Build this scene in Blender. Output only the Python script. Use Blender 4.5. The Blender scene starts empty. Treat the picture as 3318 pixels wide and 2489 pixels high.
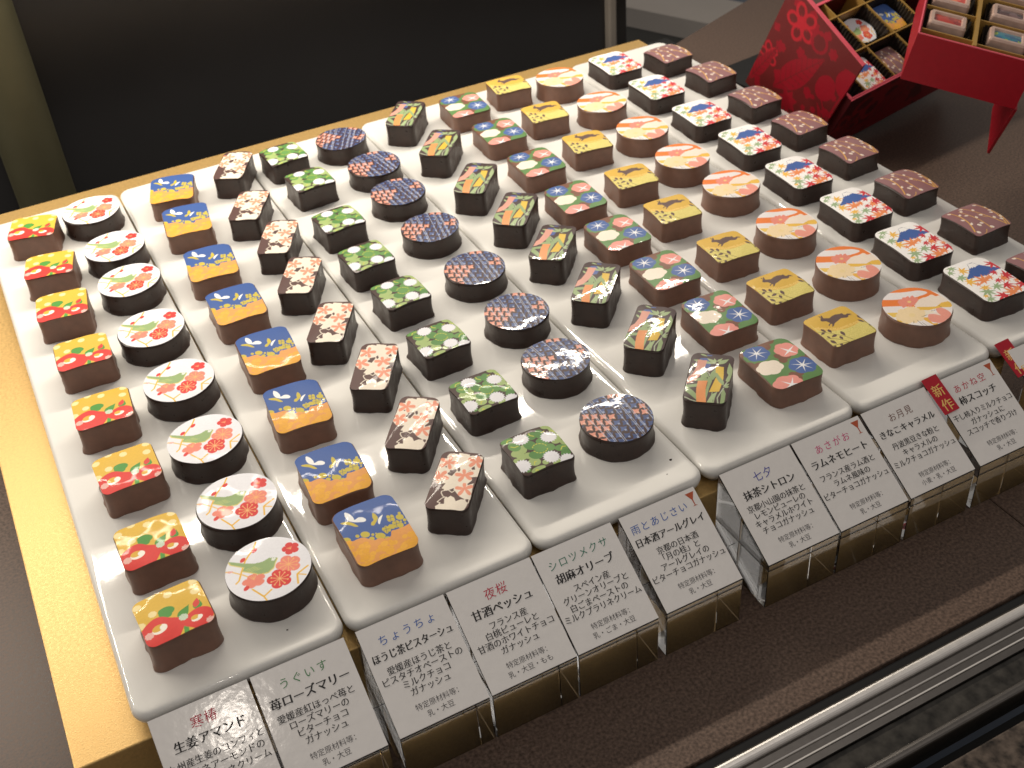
import bpy, math, random
import numpy as np
from mathutils import Matrix, Vector
random.seed(7)
S = bpy.context.scene
COL = S.collection
R = math.radians

# ------------------------------------------------------------------ camera
F_PX = 3724.525
CAM_C = (0.026676625, -0.301523144, 0.348924139)
CAM_R = ((0.8854967906, -0.4599716926, -0.0657379329),
         (-0.3305782579, -0.5242403832, -0.7847866181),
         (0.3265171499, 0.7166575630, -0.6162698177))
cam = bpy.data.cameras.new('camera')
cam_ob = bpy.data.objects.new('camera', cam)
COL.objects.link(cam_ob)
r0, r1, r2 = [Vector(v) for v in CAM_R]
m = Matrix.Identity(4)
for i in range(3):
    m[i][0] = r0[i]; m[i][1] = -r1[i]; m[i][2] = -r2[i]; m[i][3] = CAM_C[i]
cam_ob.matrix_world = m
cam.sensor_width = 36.0
cam.lens = F_PX / 3318 * 36.0
cam.clip_start = 0.01
cam.clip_end = 60
cam.dof.use_dof = True
cam.dof.focus_distance = 0.50
cam.dof.aperture_fstop = 26.0
S.camera = cam_ob

# ------------------------------------------------------------------ world and lamps
world = bpy.data.worlds.new('World'); S.world = world
world.use_nodes = True
bg = world.node_tree.nodes['Background']
bg.inputs[0].default_value = (1.0, 0.93, 0.86, 1)
bg.inputs[1].default_value = 0.23
S.view_settings.view_transform = 'Standard'
S.view_settings.look = 'None'
S.view_settings.exposure = 0.0
S.view_settings.gamma = 1.0
S.view_settings.use_curve_mapping = False
S.render.engine = 'CYCLES'
S.cycles.use_denoising = True
S.cycles.max_bounces = 10
S.cycles.transmission_bounces = 8
S.cycles.caustics_refractive = True
S.cycles.caustics_reflective = False
S.cycles.blur_glossy = 0.6
S.cycles.sample_clamp_indirect = 4.0

def area_lamp(name, loc, target, sx, sy, power, color):
    d = bpy.data.lights.new(name, 'AREA'); d.shape = 'RECTANGLE'
    d.size = sx; d.size_y = sy; d.energy = power; d.color = color
    o = bpy.data.objects.new(name, d); COL.objects.link(o)
    o.location = loc
    o.rotation_euler = (Vector(target) - Vector(loc)).to_track_quat('-Z', 'Y').to_euler()
    return o

LED_Y, LED_Z = 0.485, 0.36
LED_COL = (1.0, 0.91, 0.78)
for i in range(18):                              # the showcase's LED strip, diode by diode
    x = -0.66 + i * 0.072 + random.uniform(-.008, .008)
    area_lamp('led_lamp', (x, LED_Y, LED_Z), (x, LED_Y - 0.16, 0), 0.064, 0.016, 0.345 * (1.3 if i < 6 else 1.0), LED_COL)
area_lamp('ceiling_fill_lamp', (0.15, -0.75, 1.30), (0.2, 0.05, 0), 1.6, 0.8, 3.0, (1.0, 0.93, 0.86))  # unseen soft fill, made large so light reaches through the acrylic
area_lamp('shop_spot_lamp', (0.055, -0.62, 1.45), (0.2, 0.05, 0), .05, .05, 0.7, (1.0, 0.90, 0.79))

# ------------------------------------------------------------------ materials
def lin(c):
    return tuple(((v / 255.0) / 12.92 if v <= 10.3 else ((v / 255.0 + .055) / 1.055) ** 2.4) for v in c)

def mat(name, color, rough=0.5, metal=0.0, noise=0.0, nscale=60, bump=0.0, bscale=200, coat=0.0, coat_rough=0.1,
        trans=0.0, ior=1.45, spec=0.5, attr=None, detail=4, rough_var=0.0, sss=0.0):
    m = bpy.data.materials.new(name); m.use_nodes = True
    nt = m.node_tree; b = nt.nodes['Principled BSDF']
    b.inputs['Base Color'].default_value = (*color, 1)
    b.inputs['Roughness'].default_value = rough
    b.inputs['Metallic'].default_value = metal
    b.inputs['IOR'].default_value = ior
    b.inputs['Specular IOR Level'].default_value = spec
    b.inputs['Coat Weight'].default_value = coat
    b.inputs['Coat Roughness'].default_value = coat_rough
    b.inputs['Transmission Weight'].default_value = trans
    if sss:
        b.inputs['Subsurface Weight'].default_value = sss
        b.inputs['Subsurface Radius'].default_value = (0.004, 0.003, 0.002)
    tc = nt.nodes.new('ShaderNodeTexCoord')
    src = None
    if attr:
        a = nt.nodes.new('ShaderNodeAttribute'); a.attribute_name = attr; src = a.outputs['Color']
    if noise:
        n = nt.nodes.new('ShaderNodeTexNoise'); n.inputs['Scale'].default_value = nscale; n.inputs['Detail'].default_value = detail
        nt.links.new(tc.outputs['Object'], n.inputs['Vector'])
        r = nt.nodes.new('ShaderNodeMapRange'); r.inputs['From Min'].default_value = 0.3; r.inputs['From Max'].default_value = 0.7
        r.inputs['To Min'].default_value = 1 - noise; r.inputs['To Max'].default_value = 1 + noise
        nt.links.new(n.outputs['Fac'], r.inputs['Value'])
        mx = nt.nodes.new('ShaderNodeVectorMath'); mx.operation = 'SCALE'
        if src: nt.links.new(src, mx.inputs[0])
        else: mx.inputs[0].default_value = color
        nt.links.new(r.outputs['Result'], mx.inputs['Scale'])
        src = mx.outputs[0]
        if rough_var:
            r2 = nt.nodes.new('ShaderNodeMapRange'); r2.inputs['From Min'].default_value = 0.3; r2.inputs['From Max'].default_value = 0.7
            r2.inputs['To Min'].default_value = max(0.02, rough - rough_var); r2.inputs['To Max'].default_value = rough + rough_var
            nt.links.new(n.outputs['Fac'], r2.inputs['Value']); nt.links.new(r2.outputs['Result'], b.inputs['Roughness'])
    if src: nt.links.new(src, b.inputs['Base Color'])
    if bump:
        n2 = nt.nodes.new('ShaderNodeTexNoise'); n2.inputs['Scale'].default_value = bscale; n2.inputs['Detail'].default_value = 3
        nt.links.new(tc.outputs['Object'], n2.inputs['Vector'])
        bp = nt.nodes.new('ShaderNodeBump'); bp.inputs['Strength'].default_value = 1.0; bp.inputs['Distance'].default_value = bump
        nt.links.new(n2.outputs['Fac'], bp.inputs['Height'])
        nt.links.new(bp.outputs['Normal'], b.inputs['Normal'])
        if coat: nt.links.new(bp.outputs['Normal'], b.inputs['Coat Normal'])
    return m

M = {}
M['milk'] = mat('milk_chocolate', (0.185, 0.097, 0.067), 0.42, noise=.14, nscale=160, bump=.00012, bscale=260, rough_var=.1)
M['dark'] = mat('dark_chocolate', (0.038, 0.0225, 0.018), 0.38, noise=.25, nscale=190, bump=.00013, bscale=240, rough_var=.12)
M['print'] = mat('printed_film', (1, 1, 1), 0.48, attr='print', spec=.25, coat=.10, coat_rough=.05, bump=.00004, bscale=190, noise=.03, nscale=900)
M['print_gloss'] = mat('glossy_printed_film', (1, 1, 1), 0.42, attr='print', spec=.35, coat=.5, coat_rough=.035, bump=.00008, bscale=260, noise=.03, nscale=900)
M['porcelain'] = mat('white_porcelain', (0.80, 0.785, 0.75), 0.55, spec=.3, bump=.00002, bscale=70, coat=.9, coat_rough=.045, noise=.012, nscale=30)
M['gold'] = mat('gold_board', (0.62, 0.405, 0.155), 0.45, metal=.55, noise=.10, nscale=700, bump=.00008, bscale=1500, rough_var=.08)
M['counter'] = mat('brown_stone', (0.108, 0.072, 0.055), 0.42, spec=.35, noise=.5, nscale=700, bump=.00004, bscale=900, rough_var=.07, detail=6)
M['granite'] = mat('dark_granite', (0.034, 0.031, 0.027), 0.16, noise=.7, nscale=160, detail=8)
M['granite_floor'] = mat('speckled_granite', (0.065, 0.05, 0.040), 0.22, noise=.95, nscale=230, detail=8)
M['black'] = mat('black_gap', (0.006, 0.006, 0.006), 0.6, noise=.2, nscale=80)
M['bead'] = mat('highlight_aluminium', (0.92, 0.88, 0.84), 0.30, metal=.7, noise=.05, nscale=300)  # pale base colour carries the highlight on the rail's bead and ribs
M['alu'] = mat('aluminium', (0.20, 0.185, 0.172), 0.36, metal=1, noise=.06, nscale=300)
M['acrylic'] = mat('clear_acrylic', (0.985, 0.99, 0.99), 0.0, trans=1.0, ior=1.49)
M['card'] = mat('white_card', (0.80, 0.77, 0.75), 0.45, coat=.55, coat_rough=.10, bump=.00007, bscale=170, noise=.015, nscale=300)
M['redtag'] = mat('red_tag_paper', lin((176, 18, 40)), 0.5, noise=.05, nscale=500)
M['tagink'] = mat('gold_tag_ink', lin((232, 190, 110)), 0.5, noise=.04, nscale=900)
M['ink'] = mat('black_ink', (0.012, 0.011, 0.012), 0.6, noise=.1, nscale=900)
M['greyink'] = mat('grey_ink', (0.055, 0.05, 0.055), 0.6, noise=.1, nscale=900)
M['copper'] = mat('copper_ink', lin((182, 84, 50)), 0.5, noise=.05, nscale=900)
M['redbox'] = mat('red_box_paper', lin((158, 16, 34)), 0.42, noise=.06, nscale=260, bump=.00003, bscale=900)
M['shaded_red'] = mat('shaded_red_paper', lin((74, 10, 18)), 0.5, noise=.08, nscale=260)  # box red darkened in the colour for the lower tray's shade
M['floral'] = mat('floral_box_paper', (1, 1, 1), 0.45, attr='print', noise=.05, nscale=400)
M['rim'] = mat('pink_paper_edge', lin((226, 96, 112)), 0.5, noise=.05, nscale=500)
M['goldcard'] = mat('gold_divider_card', lin((178, 140, 74)), 0.42, metal=.3, noise=.08, nscale=400)
M['cup'] = mat('dark_paper_cup', (0.022, 0.016, 0.011), 0.5, noise=.3, nscale=300)
M['wall'] = mat('black_panel', (0.019, 0.0175, 0.0172), 0.32, noise=.15, nscale=6)
M['olive'] = mat('olive_reflection', (0.15, 0.138, 0.082), 0.6, metal=.85, noise=.1, nscale=20)  # olive of the reflected glow, given to the added post
M['slimpost'] = mat('slim_post_metal', (0.022, 0.021, 0.017), 0.5, noise=.1, nscale=20)
M['taupe'] = mat('taupe_trim', (0.22, 0.19, 0.16), 0.5, noise=.1, nscale=20)
M['pillar'] = mat('dark_brown_pillar', (0.020, 0.016, 0.013), 0.4, noise=.1, nscale=20)
M['palegrey'] = mat('pale_grey_panel', (0.62, 0.56, 0.50), 0.5, noise=.06, nscale=8)
M['darkgrey'] = mat('grey_panel', (0.16, 0.155, 0.14), 0.5, noise=.06, nscale=8)
M['floor'] = mat('blue_grey_floor', (0.10, 0.125, 0.17), 0.4, noise=.1, nscale=6)
M['frame'] = mat('brown_shell', (0.50, 0.34, 0.28), 0.16, coat=.8, coat_rough=.05, bump=.00012, bscale=220, noise=.1, nscale=200)

# ------------------------------------------------------------------ object helpers
def link(name, me, material=None, parent=None):
    o = bpy.data.objects.new(name, me); COL.objects.link(o)
    if material is not None:
        for k in (material if isinstance(material, (list, tuple)) else [material]): me.materials.append(k)
    if parent: o.parent = parent
    return o

def tag(o, label=None, cat=None, group=None, kind=None):
    if label: o['label'] = label
    if cat: o['category'] = cat
    if group: o['group'] = group
    if kind: o['kind'] = kind
    return o

def empty(name, loc, label, cat, group=None, rz=0.0):
    o = bpy.data.objects.new(name, None); COL.objects.link(o)
    o.empty_display_size = 0.01
    o.location = loc; o.rotation_euler = (0, 0, rz)
    return tag(o, label, cat, group)

def mesh(name, V, Fc, smooth=False):
    me = bpy.data.meshes.new(name)
    me.from_pydata([tuple(map(float, v)) for v in V], [], [list(map(int, f)) for f in Fc])
    me.update()
    if smooth: me.polygons.foreach_set('use_smooth', [True] * len(me.polygons))
    return me

class MB:
    def __init__(s): s.v = []; s.f = []
    def add(s, V, Fc):
        o = len(s.v); s.v += [tuple(v) for v in V]; s.f += [[i + o for i in f] for f in Fc]; return s
    def box(s, x0, x1, y0, y1, z0, z1, T=None):
        V = [(x0,y0,z0),(x1,y0,z0),(x1,y1,z0),(x0,y1,z0),(x0,y0,z1),(x1,y0,z1),(x1,y1,z1),(x0,y1,z1)]
        if T is not None: V = [T(v) for v in V]
        return s.add(V, [(0,3,2,1),(4,5,6,7),(0,1,5,4),(1,2,6,5),(2,3,7,6),(3,0,4,7)])
    def prism(s, pts, axis, a, b, T=None):        # polygon of (p,q) pairs extruded along axis from a to b
        n = len(pts)
        def P(p, q, e): return {'x': (e, p, q), 'y': (p, e, q), 'z': (p, q, e)}[axis]
        V = [P(p, q, a) for p, q in pts] + [P(p, q, b) for p, q in pts]
        if T is not None: V = [T(v) for v in V]
        Fc = [list(range(n))[::-1], list(range(n, 2 * n))] + [(i, (i + 1) % n, n + (i + 1) % n, n + i) for i in range(n)]
        return s.add(V, Fc)
    def build(s, name, material, parent=None, smooth=False, bevel=0.0, seg=2):
        me = mesh(name, s.v, s.f, smooth)
        import bmesh
        bm = bmesh.new(); bm.from_mesh(me)
        bmesh.ops.recalc_face_normals(bm, faces=bm.faces)
        if bevel:
            bmesh.ops.bevel(bm, geom=list(bm.edges), offset=bevel, segments=seg, profile=.5, affect='EDGES')
        bm.to_mesh(me); bm.free()
        return link(name, me, material, parent)

def rrect(hx, hy, r, n=8):
    r = min(r, hx - 1e-6, hy - 1e-6)
    out = []
    for cx, cy, a0 in ((hx - r, hy - r, 0), (-hx + r, hy - r, 90), (-hx + r, -hy + r, 180), (hx - r, -hy + r, 270)):
        for k in range(n + 1):
            a = R(a0 + 90 * k / n); out.append((cx + r * math.cos(a), cy + r * math.sin(a)))
    return out

def loft(rings, cap0=True, cap1=True):
    n = len(rings[0]); V = []; Fc = []
    for rg in rings: V += rg
    for i in range(len(rings) - 1):
        for j in range(n):
            a = i * n + j; b = i * n + (j + 1) % n
            Fc.append((a, b, b + n, a + n))
    if cap0: Fc.append(list(range(n))[::-1])
    if cap1: Fc.append(list(range((len(rings) - 1) * n, len(rings) * n)))
    return V, Fc

# ------------------------------------------------------------------ setting: counter, board, background
CZ = -0.050
cnt = [(-0.60, -0.0895), (0.392, -0.0895), (0.392, 0.452), (-0.60, 0.452)]
b = MB(); b.prism(cnt, 'z', CZ - 0.03, CZ)
b.prism([(0.3926, -0.0895), (1.5, -0.0895), (1.5, 0.905), (0.700, 0.565), (0.585, 0.5165), (0.500, 0.452), (0.3926, 0.452)], 'z', CZ - 0.03, CZ)
tag(b.build('counter', M['counter'], bevel=.0004, seg=1), kind='structure')
b = MB()
b.prism([(-0.0905, CZ - .03), (-0.0905, CZ - .0012), (-0.0935, CZ - .002), (-0.0935, CZ - .03)], 'x', -0.6, 1.5)
tag(b.build('counter_edge_gap', M['black']), kind='structure')
# aluminium rail: rounded bead then a sloping grooved face
prof = []
for k in range(9):
    a = R(10 + 150 * k / 8); prof.append((-0.0966 + 0.0024 * math.cos(a), CZ - 0.0012 + 0.0024 * math.sin(a)))
prof += [(-0.0998, CZ - 0.0024), (-0.1028, CZ - 0.0035), (-0.1030, CZ - 0.0030), (-0.1034, CZ - 0.0031), (-0.1036, CZ - 0.0038),
         (-0.1062, CZ - 0.0047), (-0.1064, CZ - 0.0042), (-0.1068, CZ - 0.0043), (-0.1070, CZ - 0.0050), (-0.1096, CZ - 0.0060),
         (-0.1098, CZ - 0.012), (-0.0942, CZ - 0.012)]
o = MB().prism(prof, 'x', -0.6, 1.5).build('metal_rail', M['alu'])
rib = MB()
for yy, zz in ((-0.1032, CZ - .0031), (-0.1066, CZ - .0043)): rib.box(-0.6, 1.5, yy - .0003, yy + .0003, zz - .001, zz + .00035)
rib.build('rib', M['bead'], o)
bd = MB().prism([(-0.0970 + 0.0024 * math.cos(R(a)), CZ - 0.0010 + 0.0024 * math.sin(R(a))) for a in range(-20, 201, 20)], 'x', -0.6, 1.5).build('bead', M['bead'], o, smooth=False)
tag(o, 'grooved aluminium rail with bright rounded top edge along the counter front', 'rail')
o = MB().prism([(-0.1100, CZ - .02), (-0.1100, CZ - .0075), (-0.1212, CZ - .0075), (-0.1212, CZ - .02)], 'x', -0.6, 1.5).build('stone_ledge', M['granite'])
tag(o, kind='structure')
prof = [(-0.1214, CZ - .014)] + [(-0.1236 + 0.0022 * math.cos(R(a)), CZ - .006 + 0.0022 * math.sin(R(a))) for a in range(10, 181, 20)] + [(-0.1266, CZ - .010), (-0.1266, CZ - .014)]
o = MB().prism(prof, 'x', -0.6, 1.5).build('metal_strip', M['alu'])
tag(o, 'thin lower metal strip edging the dark stone ledge', 'trim')
o = MB().prism([(-0.1268, CZ - .03), (-0.1268, CZ - .020), (-0.1342, CZ - .020), (-0.1342, CZ - .03)], 'x', -0.6, 1.5).build('ledge_gap', M['black'])
tag(o, kind='structure')
o = MB().box(-0.6, 1.5, -0.40, -0.1345, CZ - .06, CZ - .008).build('granite_floor', M['granite_floor'], bevel=.001)
tag(o, kind='structure')

o = MB().box(-0.0245, 0.5105, -0.0015, 0.4595, CZ, -0.010).build('gold_board', M['gold'], bevel=.0006)
tag(o, 'gold display board under all the white plates', 'board')

# background: dark panel, reflection post, trim post, low cabinet, far floor
o = MB().box(-1.2, 0.5745, 0.62, 0.64, -0.9, 0.9).build('back_panel', M['wall'])
tag(o, 'black back panel of the showcase behind the plates', 'panel')
b = MB(); V, Fc = loft([[(0.047 + .022 * math.cos(a), 0.594 + .022 * math.sin(a), z) for a in np.linspace(0, 2 * math.pi, 40, endpoint=False)] for z in (-.9, .9)]); b.add(V, Fc)  # solid post added in place of a soft olive reflection
o = b.build('reflection_post', M['olive'], smooth=True)
tag(o, 'olive post added in place of a soft reflection at the far left', 'post')
o = MB().box(0.5748, 0.5835, 0.612, 0.640, -0.9, 0.9).build('taupe_post', M['taupe'], bevel=.002)
tag(o, 'thin taupe upright trim at the right end of the black panel', 'post')
o = MB().box(0.5838, 0.6005, 0.622, 0.655, -0.9, 0.9).build('dark_pillar', M['pillar'], bevel=.002)
tag(o, 'dark brown pillar beside the taupe trim', 'pillar')
def quad(name, pts, z, material):
    return MB().prism(pts, 'z', z - .03, z).build(name, material)
cab = empty('low_cabinet', (1.0, 1.1, -0.9), 'low grey cabinet with pale top beyond the counter', 'cabinet')
A = (0.905, 1.306); Bp = (1.20, 0.657); d2 = (0.075, 0.034)
w2 = 0.09
ptsc = [A, Bp, (Bp[0] + w2, Bp[1] + .041), (A[0] + w2, A[1] + .041)]
def loc(T, pts): return [(x - T[0], y - T[1]) for x, y in pts]
MB().prism(loc((1.0, 1.1), ptsc), 'z', 0.57, 0.60).build('top', M['palegrey'], cab)
ins = [(A[0] + .002, A[1] + .001), (Bp[0] + .002, Bp[1] + .001), (Bp[0] + w2 - .004, Bp[1] + .039), (A[0] + w2 - .004, A[1] + .039)]
MB().prism(loc((1.0, 1.1), ins), 'z', 0.0, 0.57).build('body', M['darkgrey'], cab)
o = MB().box(-3, 5, -1, 6, -0.93, -0.90).build('floor', M['floor']); tag(o, kind='structure')
o = MB().box(0.528, 0.556, 0.470, 0.488, CZ, -0.028).build('shadow_block', M['black'], bevel=.002)  # black block added where the counter edge lies in shadow
tag(o, 'small black block added as the shadow behind the board corner', 'box')

# ------------------------------------------------------------------ plates
PW, PL = 0.085, 0.4248
def plate_mesh():
    hx, hy = PW / 2 - 0.00035, PL / 2
    prof = [(-.0060, -.0100), (-.0045, -.0100), (-.0038, -.0085), (-.0016, -.0066), (-.0004, -.0046), (0, -.0026), (-.0002, -.0014), (-.0007, -.0005),
            (-.0014, .0002), (-.0022, .0005), (-.0034, .0006), (-.0055, .0005), (-.0085, .00026), (-.0120, .00008), (-.0160, 0.0), (-.0200, 0.0)]
    rings = []
    for d, z in prof:
        rr = max(.0075 + d, .0025)
        rings.append([(x, y, z) for x, y in rrect(hx + d, hy + d, rr, 10)])
    V, Fc = loft(rings)
    return mesh('plate', V, Fc, True)
pm = plate_mesh()
names2 = ['camellia and bird', 'butterfly and cherry blossom', 'clover and blue hydrangea', 'bamboo and morning glory', 'rabbit and sunset flower', 'mountain and willow']
plate0 = None
for i in range(6):
    if i == 0:
        plate0 = link('serving_plate', pm, M['porcelain']); o = plate0
    else:
        o = plate0.copy(); COL.objects.link(o)
    o.location = (PW * (i + .5), PL / 2, 0)
    tag(o, 'long white porcelain plate under the %s chocolates' % names2[i], 'plate', 'white plates side by side on the gold board')

# ------------------------------------------------------------------ printed designs
NS = 640
class Canvas:
    def __init__(s, asp, base):
        s.asp = asp; s.h = int(NS * asp)
        s.img = np.empty((s.h, NS, 3), np.float32); s.img[:] = lin(base)
        xs = (np.arange(NS) + .5) / NS; ys = (np.arange(s.h) + .5) / NS
        s.X, s.Y = np.meshgrid(xs, ys)
    def _win(s, x0, x1, y0, y1):
        i0 = max(0, int(x0 * NS)); i1 = min(NS, int(x1 * NS) + 2); j0 = max(0, int(y0 * NS)); j1 = min(s.h, int(y1 * NS) + 2)
        return i0, i1, j0, j1
    def poly(s, P, c, alpha=1.0, only=None):
        P = np.array(P, float); x0, y0 = P.min(0); x1, y1 = P.max(0)
        i0, i1, j0, j1 = s._win(x0, x1, y0, y1)
        if i1 <= i0 or j1 <= j0: return
        X = s.X[j0:j1, i0:i1]; Y = s.Y[j0:j1, i0:i1]; ins = np.zeros(X.shape, bool)
        n = len(P)
        for k in range(n):
            ax, ay = P[k]; bx, by = P[(k + 1) % n]
            if ay == by: continue
            cr = (ay > Y) != (by > Y)
            ins ^= cr & (X < (bx - ax) * (Y - ay) / (by - ay) + ax)
        sub = s.img[j0:j1, i0:i1]
        sub[ins] = sub[ins] * (1 - alpha) + np.array(lin(c), np.float32) * alpha
    def ell(s, cx, cy, rx, ry, c, rot=0, alpha=1.0, n=36):
        a = np.linspace(0, 2 * np.pi, n, endpoint=False); t = R(rot)
        x = rx * np.cos(a); y = ry * np.sin(a)
        s.poly(np.c_[cx + x * math.cos(t) - y * math.sin(t), cy + x * math.sin(t) + y * math.cos(t)], c, alpha)
    def ring(s, cx, cy, r, w, c):
        s.line([(cx + r * math.cos(a), cy + r * math.sin(a)) for a in np.linspace(0, 2 * np.pi, 30)], w, c)
    def polar(s, cx, cy, fn, c, rot=0, n=120, sx=1, sy=1, alpha=1.0):
        a = np.linspace(0, 2 * np.pi, n, endpoint=False); r = np.array([fn(t) for t in a]); t = a + R(rot)
        s.poly(np.c_[cx + sx * r * np.cos(t), cy + sy * r * np.sin(t)], c, alpha)
    def flower(s, cx, cy, r, c, n=5, rot=-90, dip=.28, p=.6, sx=1, sy=1, alpha=1.0):
        s.polar(cx, cy, lambda t: r * (1 - dip + dip * abs(math.cos(n * t / 2)) ** p), c, rot, 110, sx, sy, alpha)
    def star(s, cx, cy, r, c, n=8, rot=0, inner=.25, sx=1, sy=1):
        P = []
        for k in range(2 * n):
            q = r if k % 2 == 0 else r * inner; a = R(rot) + math.pi * k / n
            P.append((cx + sx * q * math.cos(a), cy + sy * q * math.sin(a)))
        s.poly(P, c)
    def maple(s, cx, cy, r, c, rot=0):
        P = []; L = [.55, .85, 1.0, 1.0, .85, .55]; A = [-150, -95, -38, 38, 95, 150]
        L = [.6, .9, 1.0, 1.05, 1.0, .9, .6]; A = [-140, -92, -45, 0, 45, 92, 140]
        for k, (l, a) in enumerate(zip(L, A)):
            t = R(rot + a)
            for da, q in ((-15, .52 * l), (0, l), (15, .52 * l)):
                u = R(rot + a + da); P.append((cx + r * q * math.cos(u), cy + r * q * math.sin(u)))
            if k < 6:
                u = R(rot + (a + A[k + 1]) / 2); P.append((cx + r * .32 * math.cos(u), cy + r * .32 * math.sin(u)))
        P.append((cx + r * .2 * math.cos(R(rot + 180)), cy + r * .2 * math.sin(R(rot + 180))))
        s.poly(P, c)
    def line(s, P, w, c, w2=None):
        P = [np.array(q, float) for q in P]
        n = len(P)
        for k in range(n - 1):
            d = P[k + 1] - P[k]; L = np.hypot(*d)
            if L < 1e-9: continue
            nn = np.array([-d[1], d[0]]) / L
            wa = w if w2 is None else w + (w2 - w) * k / (n - 1); wb = w if w2 is None else w + (w2 - w) * (k + 1) / (n - 1)
            s.poly([P[k] + nn * wa / 2, P[k + 1] + nn * wb / 2, P[k + 1] - nn * wb / 2, P[k] - nn * wa / 2], c)
            if n > 2 and w > .008: s.ell(P[k][0], P[k][1], wa / 2, wa / 2, c, n=10)
    def leaf(s, p, q, w, c, alpha=1.0):
        p = np.array(p, float); q = np.array(q, float); d = q - p; L = np.hypot(*d); nn = np.array([-d[1], d[0]]) / L
        t = np.linspace(0, 1, 12); g = np.sin(np.pi * t ** .8) ** 1.25 * w / 2
        s.poly(np.r_[[p + d * a + nn * b for a, b in zip(t, g)], [p + d * a - nn * b for a, b in zip(t[::-1], g[::-1])]], c, alpha)
    def sample(s, a, b):
        img = s.img
        k = np.pad(img, ((1, 1), (1, 1), (0, 0)), 'edge')
        sm = sum(k[i:i + s.h, j:j + NS] for i in range(3) for j in range(3)) / 9
        x = np.clip(a * NS - .5, 0, NS - 1.001); y = np.clip(b * NS - .5, 0, s.h - 1.001)
        i = x.astype(int); j = y.astype(int); fx = (x - i)[:, None]; fy = (y - j)[:, None]
        return (sm[j, i] * (1 - fx) * (1 - fy) + sm[j, i + 1] * fx * (1 - fy) + sm[j + 1, i] * (1 - fx) * fy + sm[j + 1, i + 1] * fx * fy)

class Draft:
    """drawing frame: maps a quadrilateral drawing sheet onto a design canvas"""
    def __init__(s, c, quad):
        s.c = c; A = []; B = []
        for (x, y), (a, b) in zip(quad, ((0, 0), (1, 0), (1, c.asp), (0, c.asp))):
            A.append([x, y, 1, 0, 0, 0, -a * x, -a * y]); B.append(a); A.append([0, 0, 0, x, y, 1, -b * x, -b * y]); B.append(b)
        h = np.linalg.solve(np.array(A, float), np.array(B, float)); s.H = np.append(h, 1).reshape(3, 3)
    def m(s, P):
        P = np.atleast_2d(np.array(P, float)); q = np.c_[P, np.ones(len(P))] @ s.H.T
        return q[:, :2] / q[:, 2:]
    def poly(s, P, c): s.c.poly(s.m(smooth(P)), c)
    def raw(s, P, c): s.c.poly(s.m(P), c)
    def ell(s, cx, cy, rx, ry, c, rot=0):
        a = np.linspace(0, 2 * np.pi, 30, endpoint=False); t = R(rot)
        s.c.poly(s.m(np.c_[cx + rx * np.cos(a) * math.cos(t) - ry * np.sin(a) * math.sin(t), cy + rx * np.cos(a) * math.sin(t) + ry * np.sin(a) * math.cos(t)]), c)
    def line(s, P, w, c): s.c.line(s.m(P), w, c)
    def leaf(s, p, q, w, c): 
        a = s.m([p, q]); s.c.leaf(a[0], a[1], w, c)
    def petal(s, p, q, w, c):
        p = np.array(p, float); q = np.array(q, float); d = q - p; L = np.hypot(*d); n = np.array([-d[1], d[0]]) / L
        s.raw([p + n * w * .12, p + d * .4 + n * w * .45, p + d * .75 + n * w * .5, p + d * .97 + n * w * .26, p + d * .93, p + d * .97 - n * w * .26, p + d * .75 - n * w * .5, p + d * .4 - n * w * .45, p - n * w * .12], c)
    def maple(s, x, y, r, c, rot):
        q = s.m([(x, y), (x + r * .5, y), (x, y + r * .5)]); k = math.sqrt(abs(np.cross(q[1] - q[0], q[2] - q[0]))) 
        s.c.maple(q[0][0], q[0][1], k * 1.62, c, rot)
def smooth(P):
    P = np.array(P, float); Q = []
    n = len(P)
    for i in range(n):
        a, b = P[i], P[(i + 1) % n]; Q += [a * .8 + b * .2, a * .2 + b * .8]
    return np.array(Q)

def d_camellia():
    c = Canvas(1.0, (226, 182, 52)); W = (246, 226, 160)
    for x, y in ((.30, .0), (.53, .13), (.89, .29), (.93, .06), (.07, .124), (.02, .52)): c.flower(x, y, .068, W, n=8, dip=.1, p=1)
    c.leaf((.30, .52), (.52, .40), .24, (78, 150, 60)); c.ell(.42, .44, .12, .09, (78, 150, 60), 10)
    c.leaf((.52, .72), (.74, .50), .15, (78, 150, 60)); c.line([(.56, 1.0), (.60, .80), (.62, .66)], .07, (86, 158, 66))
    c.leaf((.80, .66), (.90, .50), .14, (78, 150, 60)); c.leaf((.80, .62), (.88, .44), .10, (222, 60, 50))
    c.polar(.26, .80, lambda t: .30 * (1 + .08 * math.cos(3 * t) + .05 * math.cos(5 * t + 1)), (224, 52, 44), sx=1.0, sy=1.0)
    c.polar(.79, .85, lambda t: .215 * (1 + .1 * math.cos(3 * t + 2) + .05 * math.cos(4 * t)), (224, 52, 44))
    c.flower(.23, .385, .065, W, n=8, dip=.1, p=1)
    for x, y, r in ((.25, .72, .10), (.77, .82, .07)):
        c.ell(x - .01, y + .01, r * 1.15, r * .8, (250, 244, 230), -10); c.ell(x - .03, y - .02, r * .85, r * .62, (226, 176, 50), -10); c.ell(x + .045, y + .0, r * .5, r * .5, (250, 244, 230))
    for x, y, col in ((.60, .70, (214, 226, 206)), (.93, .96, (240, 200, 190)), (.075, .77, (240, 196, 186))):
        c.flower(x, y, .068, col, n=8, dip=.1, p=1)
        for k in range(5): c.line([(x - .06, y - .05 + .025 * k), (x + .06, y - .05 + .025 * k)], .006, (226, 120, 100) if col[1] < 210 else (140, 180, 130))
    return c
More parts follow.
